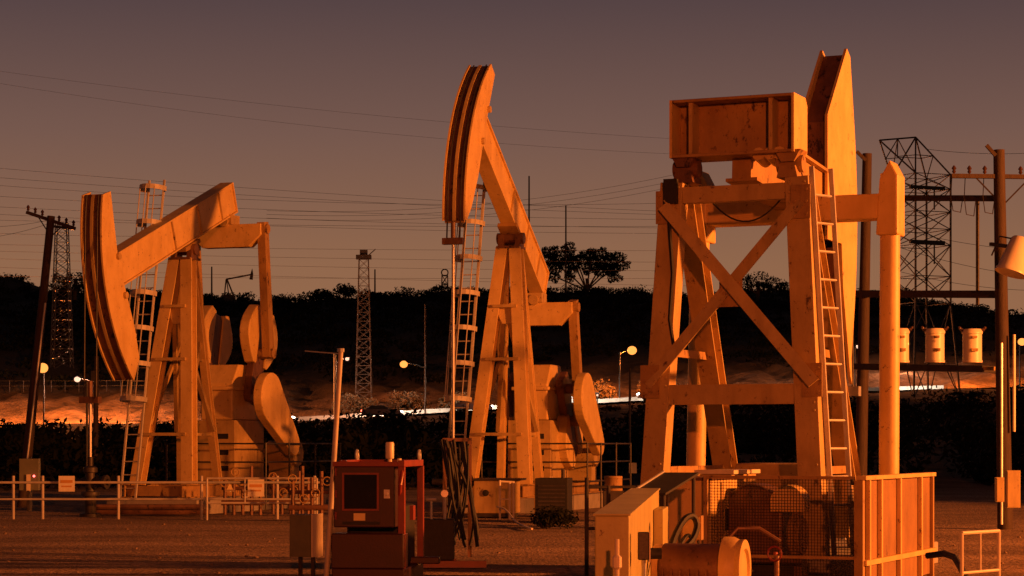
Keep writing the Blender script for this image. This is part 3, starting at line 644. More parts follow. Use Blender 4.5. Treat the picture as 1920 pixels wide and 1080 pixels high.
q = empty('equipment_locker', (2.76, 30.8, 0), 'yellow lit steel locker with a slotted side next to the mesh guard', 'locker', None, -R(NY))
k = MB(); k.box(-.62, 0, 0, 1.2, .55, 1.5); bx = k.build('body', PAINT, q, bevel=.012)
k = MB(); k.box(-.70, .04, -.06, 1.3, 1.503, 1.54); k.build('lid', GREASY, q)
k = MB(); k.box(.0, .012, .64, .76, .78, 1.08); k.build('slot', BLACK, bx)
k = MB(); k.box(.0, .02, .42, .46, .7, 1.46); k.build('seam_strip', PAINT_RUSTY, bx)
k = MB()
for x, y in ((-.55, .08), (-.07, .08), (-.55, 1.1), (-.07, 1.1)): k.box(x - .04, x + .04, y - .04, y + .04, 0, .55)
k.build('stand', DARK, q)
q = empty('equipment_locker', (3.23, 32.6, 0), 'smaller yellow cabinet behind the slotted locker with a bright pale top rail', 'locker', None, -R(NY))
k = MB(); k.box(-.5, 0, 0, 1.2, .2, 1.56); k.build('body', PAINT_OLD_SHADED, q, bevel=.012)
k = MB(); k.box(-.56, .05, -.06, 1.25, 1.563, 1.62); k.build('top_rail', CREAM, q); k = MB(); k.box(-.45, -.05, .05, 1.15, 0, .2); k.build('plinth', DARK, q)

q = empty('equipment_skid_box', (0.71, 11.9, 0), 'long tan box in the foreground with its right side brightly lit', 'equipment box', None, -R(6.5))
k = MB(); k.hexa([(0, 0, .12), (.295, 0, .12), (.295, 5.4, .12), (0, 5.4, .12), (0, 0, 1.385), (.295, 0, 1.385), (.295, 5.4, 1.50), (0, 5.4, 1.50)]); bx = k.build('body', TAN, q, bevel=.012)
k = MB(); k.hexa([(-.012, -.012, 1.388), (.307, -.012, 1.388), (.307, 5.43, 1.503), (-.012, 5.43, 1.503), (-.012, -.012, 1.403), (.307, -.012, 1.403), (.307, 5.43, 1.518), (-.012, 5.43, 1.518)]); k.build('lid', TAN, q)
k = MB(); k.box(.298, .40, 4.1, 5.3, .62, 1.32); k.build('side_case', TAN, bx, bevel=.01)
k = MB(); k.box(.02, .27, .1, 5.3, 0, .12); k.build('runner', DARK, q)
q = empty('gauge_pipe', at(1157, 1085, 11.4), 'slim upright pipe with a bright fitting before the tan box', 'pipe'); q.location.z = 0
k = MB(); k.tube((0, 0, 0), (0, 0, 1.22), .018, 8); k.build('riser', CREAM, q); k = MB(); k.lathe((0, 0, .97), (0, 0, 1), [(.02, 0), (.04, .02), (.04, .10), (.02, .12)], 10); k.build('fitting', CREAM, q)
q = empty('meter_post', at(1207, 1085, 12.0), 'short dark post with a pale edged meter beside the tan box', 'meter'); q.location.z = 0
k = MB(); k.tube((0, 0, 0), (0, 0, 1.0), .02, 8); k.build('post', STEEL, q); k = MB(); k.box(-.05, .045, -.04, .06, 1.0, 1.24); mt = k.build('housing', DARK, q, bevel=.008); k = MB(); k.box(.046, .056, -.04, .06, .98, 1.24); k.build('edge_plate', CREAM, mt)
k = MB(); k.tube((.05, .1, 1.05), (.16, .1, 1.05), .05, 12); k.build('dial', BLACK, mt)

# big electric motor in the foreground
q = empty('electric_motor', (1.86, 13.4, 0), 'large rounded tan motor with a bright rimmed end bell in the foreground', 'motor', None, -R(18))
k = MB(); k.lathe((-.42, 0, .80), (1, 0, 0), [(.0, 0), (.2, 0), (.24, .03), (.24, .60), (.25, .61)], 28); bd = k.build('body', GREASY, q, smooth=True)
k = MB(); k.lathe((.19, 0, .80), (1, 0, 0), [(.26, 0), (.31, .01), (.31, .10), (.28, .16), (.285, .17), (.285, .21), (.20, .215), (.18, .19), (.08, .20), (.0, .20)], 32); k.build('end_bell', PAINT, q, smooth=True)
k = MB(); k.prism([(-.50, -.13, z + .62) if False else (-.5, y, z) for y, z in arc((0, .86), .17, 0, 180, 10) + [(-.17, .5), (.17, .5)]], (.10, 0, 0)); k.build('terminal_cover', PAINT, q, bevel=.02)
k = MB()
for j in range(6): k.box(-.36 + .085*j, -.345 + .085*j, -.26, .26, .60, .80)
k.build('cooling_fin', GREASY, bd)
k = MB(); k.box(-.4, .3, -.25, .25, 0, .58); k.build('mount', DARK, q)
for lab, pts, r in (('thick black hose looping up behind the big motor', [at(1250, 1062, 13.8), at(1262, 1010, 13.9), at(1282, 972, 14.0), at(1300, 965, 14.1), at(1309, 985, 14.1), at(1300, 1012, 14.0), at(1276, 1034, 13.9), at(1252, 1052, 13.7), at(1240, 1100, 13.6)], .034),
                    ('thinner black hose hanging in a bight left of the big motor', [at(1262, 1075, 13.7), at(1270, 1030, 14.3), at(1288, 1000, 14.4), at(1300, 1010, 14.4), at(1306, 1060, 14.3), at(1306, 1110, 14.3)], .022)):
    pp = []
    for a, b in zip(pts, pts[1:]): pp += [a.lerp(b, t/4) for t in range(4)]
    for _ in range(3): pp = [pp[0]] + [(pp[j-1] + pp[j]*2 + pp[j+1])/4 for j in range(1, len(pp)-1)] + [pp[-1]]
    k = MB(); k.path(pp, r, 8); tag(k.build('hose', BLACK, smooth=True), lab, 'hose', 'hoses by the big motor')

q = empty('sheet_cover', (1.50, 17.4, 0), 'dark slanted sheet cover on thin posts behind the long tan box', 'cover')
k = MB(); k.hexa([(0, 0, 1.36), (.42, -.1, 1.36), (.95, 1.3, 1.60), (.50, 1.4, 1.60), (0, 0, 1.39), (.42, -.1, 1.39), (.95, 1.3, 1.63), (.50, 1.4, 1.63)]); k.build('sheet', BLACK, q)
k = MB(); k.tube((0, 0, 1.40), (.50, 1.4, 1.64), .018, 6); k.build('edge_tube', STEEL, q)
for x, y, z in ((.05, .05, 1.36), (.40, -.05, 1.36), (.88, 1.25, 1.6)): k = MB(); k.tube((x, y, 0), (x, y, z), .025, 8); k.build('post', DARK, q)
q = empty('junction_box', (1.98, 15.2, 0), 'small rusty junction box on a conduit post between the tan box and the mesh guard', 'junction box', None, -R(15))
k = MB(); k.box(-.11, .11, -.07, .07, .95, 1.22); bd = k.build('body', PAINT_RUSTY, q, bevel=.008); k = MB(); k.box(-.095, .095, -.078, -.071, .965, 1.205); k.build('door', PAINT_OLD_SHADED, bd)
k = MB(); k.tube((0, 0, 0), (0, 0, .95), .03, 8); k.build('conduit_post', STEEL, q); k = MB(); k.path([(.06, 0, .95), (.10, .05, .7), (.30, .2, .55), (.6, .4, .6)], .018, 6); k.build('conduit', BLACK, q)
q = empty('grease_pipework', ((1400-HX)*15.6/F, 15.6, 0), 'dark greasy pipework with small valves in front of the mesh guard', 'pipework', None, -R(NY))
k = MB(); k.tube((-.5, 0, .32), (.8, 0, .32), .045, 10); k.tube((-.2, 0, .32), (-.2, 0, .95), .03, 8); k.tube((.35, 0, .32), (.35, 0, .75), .03, 8); k.path([(-.2, 0, .95), (-.12, .05, 1.05), (.1, .15, 1.05), (.3, .3, .9)], .025, 8)
for x in (-.5, .8): k.tube((x, 0, 0), (x, 0, .34), .04, 8)
k.build('pipe', GREASY, q, smooth=True)
for x, z in ((-.2, .70), (.35, .78)): k = MB(); k.path([(x + .08*math.cos(t_), -.08, z + .08*math.sin(t_)) for t_ in [2*math.pi*j/12 for j in range(13)]], .012, 5); k.tube((x, -.08, z), (x, 0, z), .018, 6); k.build('handwheel', RED_FRAME, q)

# ------------------------------------------------------------------ red power unit and its neighbours
q = empty('power_unit', (-2.47, 19.0, 0), 'dark red hydraulic power unit cabin with a black window and open frame', 'power unit', None, -R(6.5))
W, L, Ht = 1.0, 1.75, 1.74
k = MB(); k.box(.02, .86, .04, .5, .86, 1.70); pn = k.build('front_panel', RED, q, bevel=.015)
k = MB(); k.box(.17, .62, .025, .04, 1.12, 1.58); k.build('window', GLASS, pn)
k = MB(); k.box(.14, .65, .02, .036, 1.585, 1.61); k.box(.14, .65, .02, .036, 1.09, 1.115); k.box(.14, .168, .02, .036, 1.115, 1.585); k.box(.622, .65, .02, .036, 1.115, 1.585); k.build('window_frame', RED_FRAME, pn)
k = MB(); k.box(.30, .46, .022, .037, .955, 1.055); k.build('placard', YELLOW, pn)
k = MB(); k.box(.14, .66, .026, .038, .90, .94); k.build('lower_vent', BLACK, pn)
for z in (1.02, 1.32, 1.62): k = MB(); k.tube((.05, .03, z - .05), (.05, .03, z + .05), .016, 8); k.build('hinge', RED_FRAME, pn)
k = MB(); k.box(.72, .80, .02, .037, 1.26, 1.38); k.tube((.76, .02, 1.32), (.76, -.02, 1.32), .02, 8); k.build('latch', STEEL, pn)
k = MB(); k.box(.0, W, 0, L, .0, .30); k.box(.0, W, -.05, .35, .30, .78); k.box(-.02, W + .3, L - .5, L - .35, .30, .40); k.build('skid', RED, q, bevel=.015)
for x, y in ((W - .045, .10), (W - .035, L - .04), (.03, L - .04)):
    k = MB(); k.box(x - .045, x + .045, y - .045, y + .045, .30, Ht - .05); k.build('frame_post', RED_FRAME, q, bevel=.006)
k = MB(); k.box(W - .09, W, .05, L, Ht - .05, Ht + .04); k.box(0, .09, .55, L, Ht - .05, Ht + .04); k.box(.09, W - .09, L - .09, L, Ht - .05, Ht + .04); k.box(.0, W - .09, .05, .14, Ht - .045, Ht + .02); k.build('top_frame', RED_FRAME, q, bevel=.006)
for x, y in ((.045, L - .1), (W - .045, L - .1)):
    k = MB(); pts = [(x, y + .07*math.cos(t), Ht + .10 + .07*math.sin(t)) for t in [2*math.pi*j/14 for j in range(15)]]; k.path(pts, .022, 6); k.build('lifting_eye', STEEL, q)
k = MB(); k.box(.1, W - .1, .55, L - .12, .30, 1.15); k.build('engine', BLACK, q, bevel=.05)
k = MB(); k.tube((.78, .95, 1.15), (.78, .95, 1.80), .03, 8); k.lathe((.70, .62, 1.80), (0, 0, 1), [(.055, 0), (.06, .02), (.06, .21), (.05, .23)], 14); k.tube((.70, .62, 1.15), (.70, .62, 1.80), .03, 8); k.build('exhaust_stack', CREAM, q, smooth=True)
k = MB(); k.path([(.93, .2, 1.55), (.97, .05, 1.62), (.95, .0, 1.45), (.93, .08, 1.30)], .028, 6); k.build('pull_handle', RED_FRAME, q)
k = MB(); k.box(W + .0, W + .05, .5, .7, .95, 1.15); k.build('valve_block', RED_FRAME, q)

rh = random.Random(5)
for j in range(15):
    x0 = 838 + rh.uniform(-16, 52); x1 = 866 + rh.uniform(-34, 32); D = 24 + rh.uniform(-.7, .7)
    a = at(x0, 828 + rh.uniform(-4, 20), D); b = at(x1, 1020 + rh.uniform(-18, 10), D - .3); b.z = max(b.z, .12)
    mid = a.lerp(b, .55) + Vector((rh.uniform(-.16, .3), rh.uniform(-.2, .2), -.12)); pp = []
    for t in range(17):
        t /= 16; pp.append(a*(1-t)**2 + mid*2*t*(1-t) + b*t*t)
    k = MB(); k.path(pp, rh.choice((.02, .026, .032)), 7); tag(k.build('hose', BLACK, smooth=True), 'black hose in the bundle hanging between the red power unit and the middle pumpjack', 'hose', 'bundle of hanging hydraulic hoses')
q = empty('hose_rack', at(868, 1040, 24.6), 'rusty upright frame carrying the bundle of black hoses', 'hose rack'); q.location.z = 0
k = MB()
for x in (-.32, .12): k.bar((x, 0, 0), (x, 0, 2.05), .07, .07)
k.build('post', GREASY, q); k = MB(); k.bar((-.36, 0, 2.08), (.16, 0, 2.08), .06, .06, (0, 1, 0)); k.bar((-.285, 0, .9), (.085, 0, .9), .05, .05, (0, 1, 0)); k.build('rail', GREASY, q)
q = empty('valve_cabinet', at(822, 1030, 22.5), 'black low cabinet on a rusty red skid rail beside the power unit', 'cabinet'); q.location.z = 0
k = MB(); k.box(-.25, .25, 0, .6, .12, .78); k.build('body', BLACK, q, bevel=.01); k = MB(); k.box(-.28, .78, -.06, .06, 0, .11); k.box(-.28, .28, .5, .6, 0, .11); k.build('skid_rail', RED_FRAME, q)
k = MB(); k.tube((.1, .1, .78), (.1, .1, 1.25), .025, 8); k.lathe((.1, .04, 1.2), (0, -1, 0), [(.0, 0), (.06, 0), (.06, .04), (.0, .04)], 14); k.build('pressure_gauge', STEEL, q)
k = MB(); k.tube((-.12, .1, .78), (-.12, .1, 1.1), .02, 8); k.tube((-.2, .1, 1.1), (-.04, .1, 1.1), .03, 8); k.build('valve', STEEL, q)

q = empty('control_cabinet', at(577, 1082, 21.0), 'small olive metal cabinet on two short legs with its right side lit', 'cabinet', None, -0.35); q.location.z = 0
k = MB(); k.box(-.22, .15, -.18, .18, .30, .94); bd = k.build('body', GREY_GREEN, q, bevel=.008); k = MB(); k.box(-.20, .13, -.193, -.182, .33, .91); k.build('door', GREY_GREEN, q)
k = MB(); k.box(.152, .165, -.19, .19, .30, .95); k.build('lit_side_plate', CREAM, q)  # pale panel puts the lamp-lit right side into the colour
for x in (-.12, .09): k = MB(); k.box(x - .025, x + .025, -.025, .025, 0, .30); k.build('leg', DARK, q)
q = empty('slim_pole', at(611, 1092, 19.6), 'tall thin leaning pale pole in front of the red power unit', 'pole'); q.location.z = 0
a = Vector((0, 0, 0)); b = at(639, 660, 19.6) - q.location
k = MB(); k.tube(a, b, .042, 10, .034); k.build('shaft', PALE_PIPE, q, smooth=True)
k = MB(); k.tube(b, b + Vector((0, 0, .05)), .05, 8); k.build('cap', STEEL, q)

# ------------------------------------------------------------------ rail fence with signs, barriers, boxes in the yard
q = empty('rail_fence', at(300, 972, 37.4), 'pale pipe rail fence along the left edge of the gravel yard', 'fence'); q.location = (0, 37.4, 0)
def rp(px, z, D=37.4): return Vector(((px-HX)*D/F, 0, z))
for px in (-60, 25, 80, 222, 378, 520, 590):
    k = MB(); p = rp(px, 0); k.tube(p - Vector((0, 0, .1)), p + Vector((0, 0, 1.15)), .04, 8); k.build('post', PALE_PIPE, q)
for z, r in ((.97, .034), (.52, .028)):
    k = MB(); k.tube(rp(-120, z) + Vector((0, -.06, 0)), rp(600, z) + Vector((0, -.06, 0)), r, 8); k.build('rail', PALE_PIPE, q)
for px, py, w, h, lab in ((125, 907, .43, .42, 'faded square sign hung on the left part of the rail fence'), (480, 915, .44, .46, 'faded square sign on the rail fence before the left pumpjack pedestal')):
    s = empty('warning_sign', at(px, py, 37.27), lab, 'sign', 'signs on the rail fence')
    k = MB(); k.box(-w/2, w/2, -.01, .01, -h/2, h/2); k.build('plate', SIGN, s)
    k = MB(); k.box(-w*.38, w*.38, -.016, -.011, .02, .10); k.box(-w*.32, w*.32, -.016, -.011, -.09, -.05); k.build('marking', SIGN_MARK, s)
s = empty('warning_sign', at(431, 915, 37.27), 'small triangular yellow sign lit on the rail fence', 'sign', 'signs on the rail fence')
k = MB(); k.prism([(-.12, -.01, -.1), (.12, -.01, -.1), (0, -.01, .12)], (0, .02, 0)); k.build('plate', YELLOW, s)
q = empty('gate_frame', at(388, 972, 36.6), 'pale pipe gate leaf standing before the left pumpjack', 'gate'); q.location.z = 0
k = MB(); w = 2.9
for x in (0, w): k.tube((x, 0, 0), (x, 0, 1.1), .03, 8)
for z in (1.1, .45): k.tube((0, 0, z), (w, 0, z), .028, 8)
k.tube((1.0, 0, .45), (1.0, 0, 1.1), .02, 8); k.build('frame', PALE_PIPE, q)
q = empty('pipe_barrier', (5.06, 15.6, 0), 'bright pale pipe barrier standing alone at the right of the gravel', 'barrier', None, R(90-41))
k = MB()
for x in (0, .85):
    k.tube((x, 0, 0), (x, 0, 1.0), .022, 8)
k.tube((0, 0, 1.0), (.85, 0, 1.0), .022, 8); k.tube((0, 0, .55), (.85, 0, .55), .018, 8); k.build('frame', CREAM, q, smooth=True)
k = MB(); k.tube((.42, 0, .55), (.42, 0, 1.0), .012, 6); k.build('spindle', CREAM, q)
k = MB(); k.path([at(1738, 1042, 17.2), at(1770, 1038, 17.0), at(1790, 1045, 16.6), at(1800, 1062, 16.2), at(1812, 1085, 15.6), at(1818, 1140, 15.2)], .04, 8)
tag(k.build('drain_pipe', BLACK, smooth=True), 'black bent pipe from the guard panel to the pipe barrier', 'pipe')

q = empty('control_box', (-1.05, 38.2, 0), 'tan steel box on the gravel under the middle pumpjack', 'control box', None, -R(8))
k = MB(); k.box(0, 1.15, 0, 1.0, .1, 1.0); bd = k.build('body', PAINT_OLD_SHADED, q, bevel=.012); k = MB(); k.box(-.05, 1.32, -.05, 1.05, 1.002, 1.06); k.build('lid', DARK, q); k = MB(); k.lathe((.33, -.02, .66), (0, 1, 0), [(.0, -.04), (.09, -.03), (.09, .015)], 16); k.build('gauge', BLACK, bd)
k = MB(); k.box(.02, 1.1, .05, .95, 0, .1); k.build('plinth', DARK, q)
q = empty('control_box', (.62, 38.6, 0), 'low brown steel box right of the tan box with a pale upright strip', 'control box', None, -R(8))
k = MB(); k.box(0, .7, 0, .8, 0, 1.0); k.build('body', PAINT_RUSTY, q, bevel=.01); k = MB(); k.box(.44, .52, -.05, -.01, .0, 1.1); k.build('strip', CREAM, q)
q = empty('engine_cabinet', ((1003-HX)*36/F, 36, 0), 'black engine cabinet with cooling slats on the gravel under the middle pumpjack tail', 'cabinet', None, -R(8))
k = MB(); k.box(0, .86, 0, 1.1, .12, 1.12); bd = k.build('body', BLACK, q, bevel=.02); k = MB()
for j in range(7): k.box(.08, .78, -.02, -.002, .3 + .1*j, .34 + .1*j)
k.build('slat', DARK, bd); k = MB(); k.box(-.05, .91, -.05, 1.15, 0, .12); k.build('skid', DARK, q); k = MB(); k.tube((.7, .3, 1.12), (.7, .3, 1.35), .05, 10); k.build('exhaust', DARK, q)
q = empty('oil_drum', ((1150-HX)*34/F, 34, 0), 'small lit drum on a dark stand between the middle and near pumpjacks', 'drum')
k = MB(); k.lathe((0, 0, .86), (0, 0, 1), [(.0, 0), (.22, 0), (.23, .02), (.22, .1), (.22, .3), (.23, .32), (.22, .36), (.0, .36)], 18); k.build('shell', PAINT_RUSTY, q, smooth=True); k = MB(); k.box(-.25, .25, -.25, .25, 0, .86); k.build('stand', DARK, q)
q = empty('dark_railing', ((1100-HX)*20/F, 20, 0), 'dark pipe railing close behind the long tan box', 'railing')
for x in (0, .32, .75): k = MB(); k.tube((x, .4*x, 0), (x, .4*x, 1.52 if x < .1 else 1.4), .03, 8); k.build('post', DARK, q)
for z in (1.38, .78): k = MB(); k.tube((0, 0, z), (.75, .3, z), .022, 6); k.build('rail', DARK, q)
q = empty('pipe_stand', (-.32, 36.6, 0), 'pale upright pipe frame with a hose before the tan box', 'pipe stand')
k = MB()
for x, z in ((0, 1.05), (.26, 1.0), (.36, 1.02)): k.tube((x, 0, .0), (x, 0, z), .03, 8)
k.tube((0, 0, 1.02), (.36, 0, 1.0), .028, 8); k.tube((0, 0, .55), (.3, 0, .55), .02, 8); k.build('frame', CREAM, q, smooth=True)
pp = [at(932, 950, 36.4), at(950, 955, 36), at(966, 980, 35), at(985, 997, 33), at(1002, 1003, 31.8)]
for p in pp: p.z = max(p.z, .04)
pq = []
for a, b in zip(pp, pp[1:]): pq += [a.lerp(b, t/4) for t in range(4)]
for _ in range(3): pq = [pq[0]] + [(pq[j-1] + pq[j]*2 + pq[j+1])/4 for j in range(1, len(pq)-1)] + [pq[-1]]
k = MB(); k.path(pq, .026, 7); tag(k.build('hose', CREAM, smooth=True), 'pale hose trailing from the pipe frame onto the gravel', 'hose')

def railing(x, y, yaw, segs, label, mat=DARK):
    q = empty('guard_railing', (x, y/K, 0), label, 'railing', 'guard railings round the cranks', -R(yaw))
    pts = [Vector((a, b, 0)) for a, b in segs]
    for p in pts: k = MB(); k.tube(p, p + Vector((0, 0, 2.05)), .03, 6); k.build('post', mat, q)
    for z in (.85, 1.45, 2.02):
        k = MB()
        for a, b in zip(pts, pts[1:]): k.tube(a + Vector((0, 0, z)), b + Vector((0, 0, z)), .026, 6)
        k.build('rail', mat, q)
    return q
def loc(px, py, D, yaw, lx, ly):
    P = at(px, py, D); P.y *= K; c, s = math.cos(-R(yaw)), math.sin(-R(yaw)); return (P.x + lx*c - ly*s, P.y + lx*s + ly*c)
x, y = loc(958, 441, 42, 16.5, 2.0, 2.0); railing(x, y, 16.5, [(-3.4, -.5), (-1.6, -.5), (0, -.5), (0, 1.2), (0, 3.2), (0, 5.2)], 'dark pipe railing round the crank of the middle pumpjack')
x, y = loc(346, 462, 42, 19, 2.0, 2.0); railing(x, y, 19, [(-3.4, -.5), (-1.6, -.5), (0, -.5), (0, 1.2), (0, 3.2), (0, 5.2)], 'dark pipe railing round the crank of the left pumpjack')

# pipework and valves on the ground between the fence and the left unit
rv = random.Random(9)
for j, (px, D, lab) in enumerate(((455, 39.2, 'dark valve manifold behind the faded sign under the left pumpjack'), (545, 39.6, 'dark rusty valve manifold right of the left pumpjack'), (585, 36.2, 'tall dark valve tree just left of the red power unit'))):
    q = empty('valve_manifold', ((px-HX)*D/F, D, 0), lab, 'valve manifold', 'valve manifolds in the yard')
    k = MB()
    for i in range(5): x = -.5 + .25*i; k.tube((x, 0, 0), (x, 0, rv.uniform(.6, 1.5)), .05, 8)
    k.tube((-.6, 0, .35), (.6, 0, .35), .08, 8); k.tube((-.6, .1, .75), (.5, .1, .75), .05, 8); k.build('pipework', GREASY, q, smooth=True)
    for i in range(4):
        k = MB(); c = Vector((-.5 + .3*i, -.12, rv.uniform(.5, 1.3))); k.path([c + Vector((.11*math.cos(t), 0, .11*math.sin(t))) for t in [2*math.pi*n/12 for n in range(13)]], .016, 5); k.tube(c, c + Vector((0, .12, 0)), .02, 6); k.build('handwheel', PAINT_RUSTY, q)
q = empty('pipe_bundle', ((270-HX)*39.2/F, 39.2, 0), 'low heap of dark pipes lying behind the rail fence', 'pipes')
for j in range(6):
    k = MB(); k.tube((-1.6 + rv.uniform(-.2, .2), .12*(j % 3), .08 + .15*(j//3)), (1.9 + rv.uniform(-.3, .3), .12*(j % 3) + rv.uniform(-.1, .1), .08 + .15*(j//3)), .07, 8); k.build('pipe', GREASY, q, smooth=True)

# box on the post at the far left
q = empty('meter_box', at(56, 972, 41.5), 'grey meter box with a red pilot light at the foot of the leaning pole', 'meter box'); q.location.z = 0
k = MB(); k.box(-.29, .29, -.14, .14, .62, 1.57); k.build('box', GREY_GREEN, q, bevel=.01); k = MB(); k.box(-.05, .03, -.2, .2, 0, .62); k.build('post', DARK, q)
k = MB(); k.box(-.06, .05, -.20, -.145, .60, 1.1); k.build('conduit', CREAM, q); k = MB(); k.ball((.16, -.18, 1.05), .035); k.build('pilot_lamp', RED_DOT, q)

# ------------------------------------------------------------------ utility poles, transformers, towers
def pole(name, base, topv, r, label, group=None, mat=WOOD, cat='utility pole'):
    q = empty(name, base, label, cat, group); t = Vector(topv) - Vector(base)
    k = MB(); k.tube((0, 0, -.3), t, r, 10, r*.72); k.build('shaft', mat, q, smooth=True); return q, t
def crossarm(q, c, half, dirv, r=.06, ins=3):
    d = Vector(dirv).normalized(); k = MB(); k.bar(c - d*half, c + d*half, .10, .12, (0, 0, 1)); a = k.build('crossarm', WOOD, q)
    for s in (-1, 1):
        for j in range(ins):
            p = c + d*s*half*(0.95 - .3*j); k = MB(); k.lathe(p + Vector((0, 0, .06)), (0, 0, 1), [(.02, 0), (.05, .04), (.03, .08), (.06, .12), (.03, .17), (.0, .2)], 8); k.build('insulator', PORCELAIN, a)
    k = MB()
    for s in (-1, 1): k.tube(c + d*s*half*.55, c - Vector((0, 0, half*.55)) , .02, 5)
    k.build('brace', DARK, a)
base = at(40, 950, 44.5); base.z = 0
q, t = pole('utility_pole', base, at(96, 405, 44.5), .17, 'leaning wooden utility pole at far left with a sloping crossarm')
crossarm(q, t*.985, .95, (.86, -.35, -.30))
k = MB(); k.tube(t*.70 + Vector((.14, -.2, 0)), t*.02 + Vector((.13, -.2, .6)), .035, 8); k.build('conduit', STEEL, q)
base = at(178, 905, 74); q, t = pole('utility_pole', base, at(181, 668, 74), .16, 'dark wooden pole behind the left pumpjack ladder')
k = MB(); k.box(-.15, .15, -.35, -.18, t.z*.78, t.z*.78 + .7); k.build('transformer', DARK, q)
base = at(1885, 990, 33); base.z = 0
PR, t = pole('utility_pole', base, at(1873, 281, 33), .19, 'tall wooden pole at far right carrying crossarms and conduits', 'poles of the transformer bank')
crossarm(PR, t + at(1880, 331, 33) - at(1873, 281, 33), 1.25, (1, .1, 0)); 
k = MB(); k.bar(t + Vector((-.1, -.1, -.15)), t + Vector((-.32, -.1, .1)), .08, .08); k.build('pin_bracket', WOOD, PR)
for dx, z0, z1, mt in ((-.14, .1, 4.4, STEEL), (.16, 2.3, 4.6, CREAM)): k = MB(); k.tube((dx, -.22, z0), (dx, -.22, z1), .035, 8); k.build('conduit', mt, PR)
base2 = at(1612, 960, 37); base2.z = 0
PL, t2 = pole('utility_pole', base2, at(1626, 288, 37), .18, 'wooden pole behind the near horsehead at the left end of the transformer bank', 'poles of the transformer bank')
k = MB(); k.bar(t2 + Vector((-.05, -.1, -.2)), t2 + Vector((-.3, -.1, .05)), .08, .08); k.build('pin_bracket', WOOD, PL)
for nm, py0, py1, hh, lab in (('bus_beam', 371, 372, .14, 'upper dark beam spanning the two poles of the transformer bank'), ('bus_beam', 551, 552, .18, 'lower dark beam spanning the two poles above the transformers')):
    k = MB(); k.bar(at(1600, py0, 37.25), at(1880, py1, 33.4), hh, .12, (0, 0, 1)); o = k.build(nm, WOOD); tag(o, lab, 'beam', 'beams between the two poles')
k = MB(); k.tube(at(1833, 368, 34.3), at(1833, 572, 34.3), .045, 8); tag(k.build('hanging_rod', DARK, smooth=True), 'dark upright rod hung between the two beams', 'rod')
q = empty('transformer_platform', at(1740, 685, 35), 'dark platform with a pale edge between two poles under the transformers', 'platform')
a = at(1606, 690, 36.6) - q.location; b = at(1872, 690, 33.6) - q.location
k = MB(); k.bar(a, b, .16, .7, (0, 0, 1)); k.build('deck', DARK, q); k = MB(); k.bar(a + Vector((0, -.42, 0)) - Vector((0, 0, .0)), b + Vector((0, -.42, 0)), .09, .06, (0, 0, 1)); k.build('edge_beam', PAINT_RUSTY, q)
for px, w, h, D in ((1689, .44, .95, 35.6), (1753, .50, .93, 34.9), (1823, .50, .90, 34.2)):
    lab = {1689: 'cream cylindrical transformer on the platform, half hidden behind the near pitman', 1753: 'cream cylindrical transformer in the middle of the platform', 1823: 'cream cylindrical transformer with a pale strip at the right end of the platform'}[px]
    p = at(px, 680, D); q = empty('transformer', p, lab, 'transformer', 'three transformers on the platform')
    k = MB(); k.lathe((0, 0, 0), (0, 0, 1), [(.0, 0), (w*.5, 0), (w*.5, .05), (w*.47, .06), (w*.47, h*.78), (w*.51, h*.79), (w*.51, h*.84), (w*.42, h*.92), (.0, h*.94)], 22); tk = k.build('tank', CREAM, q, smooth=True)
    for s in (-1, 1):
        k = MB(); k.lathe((s*w*.42, 0, h*.84), (s*.7, 0, .7), [(.05, 0), (.05, .03), (.03, .05), (.05, .08), (.03, .11), (.04, .14), (.02, .18)], 8); k.build('bushing', PORCELAIN, q)
    k = MB(); k.box(-.08, .08, -w*.5 - .06, -w*.46, h*.3, h*.38); k.box(-.06, .06, -w*.5 - .05, -w*.46, h*.66, h*.72); k.build('lug', PAINT_RUSTY, tk)
q = empty('floodlight', at(1905, 482, 31.5), 'large tan barrel floodlight tilted on the far right pole', 'floodlight')
ax = Vector((.75, -.2, .55)).normalized()
k = MB(); k.lathe((0, 0, 0), (-.32, -.1, -.95), [(.0, -.45), (.20, -.45), (.24, -.40), (.34, .30), (.37, .34), (.37, .40), (.0, .36)], 24); k.build('housing', CREAM, q, smooth=True)
k = MB(); k.bar((-.15, .1, .25), (-.45, .6, .35), .08, .08); k.path([(-.1, 0, .42), (-.3, .3, .5), (-.4, .7, .1)], .02, 6); k.build('bracket', DARK, q)
for px, w, h, lab in ((1874, .19, .58, 'smaller tan fuse box on the far right pole'), (1899, .32, .88, 'larger tan fuse box on the far right pole')):
    q = empty('fuse_box', at(px, 918 if w < .3 else 917, 32.6), lab, 'fuse box', 'boxes on the far right pole'); k = MB(); k.box(-w/2, w/2, -.09, .09, -h/2, h/2); bd = k.build('body', PAINT_OLD_SHADED, q, bevel=.008)
    k = MB(); k.box(-w/2 + .02, w/2 - .03, -.1, -.092, -h/2 + .02, h/2 - .02); k.build('door', PAINT_OLD_SHADED, q)

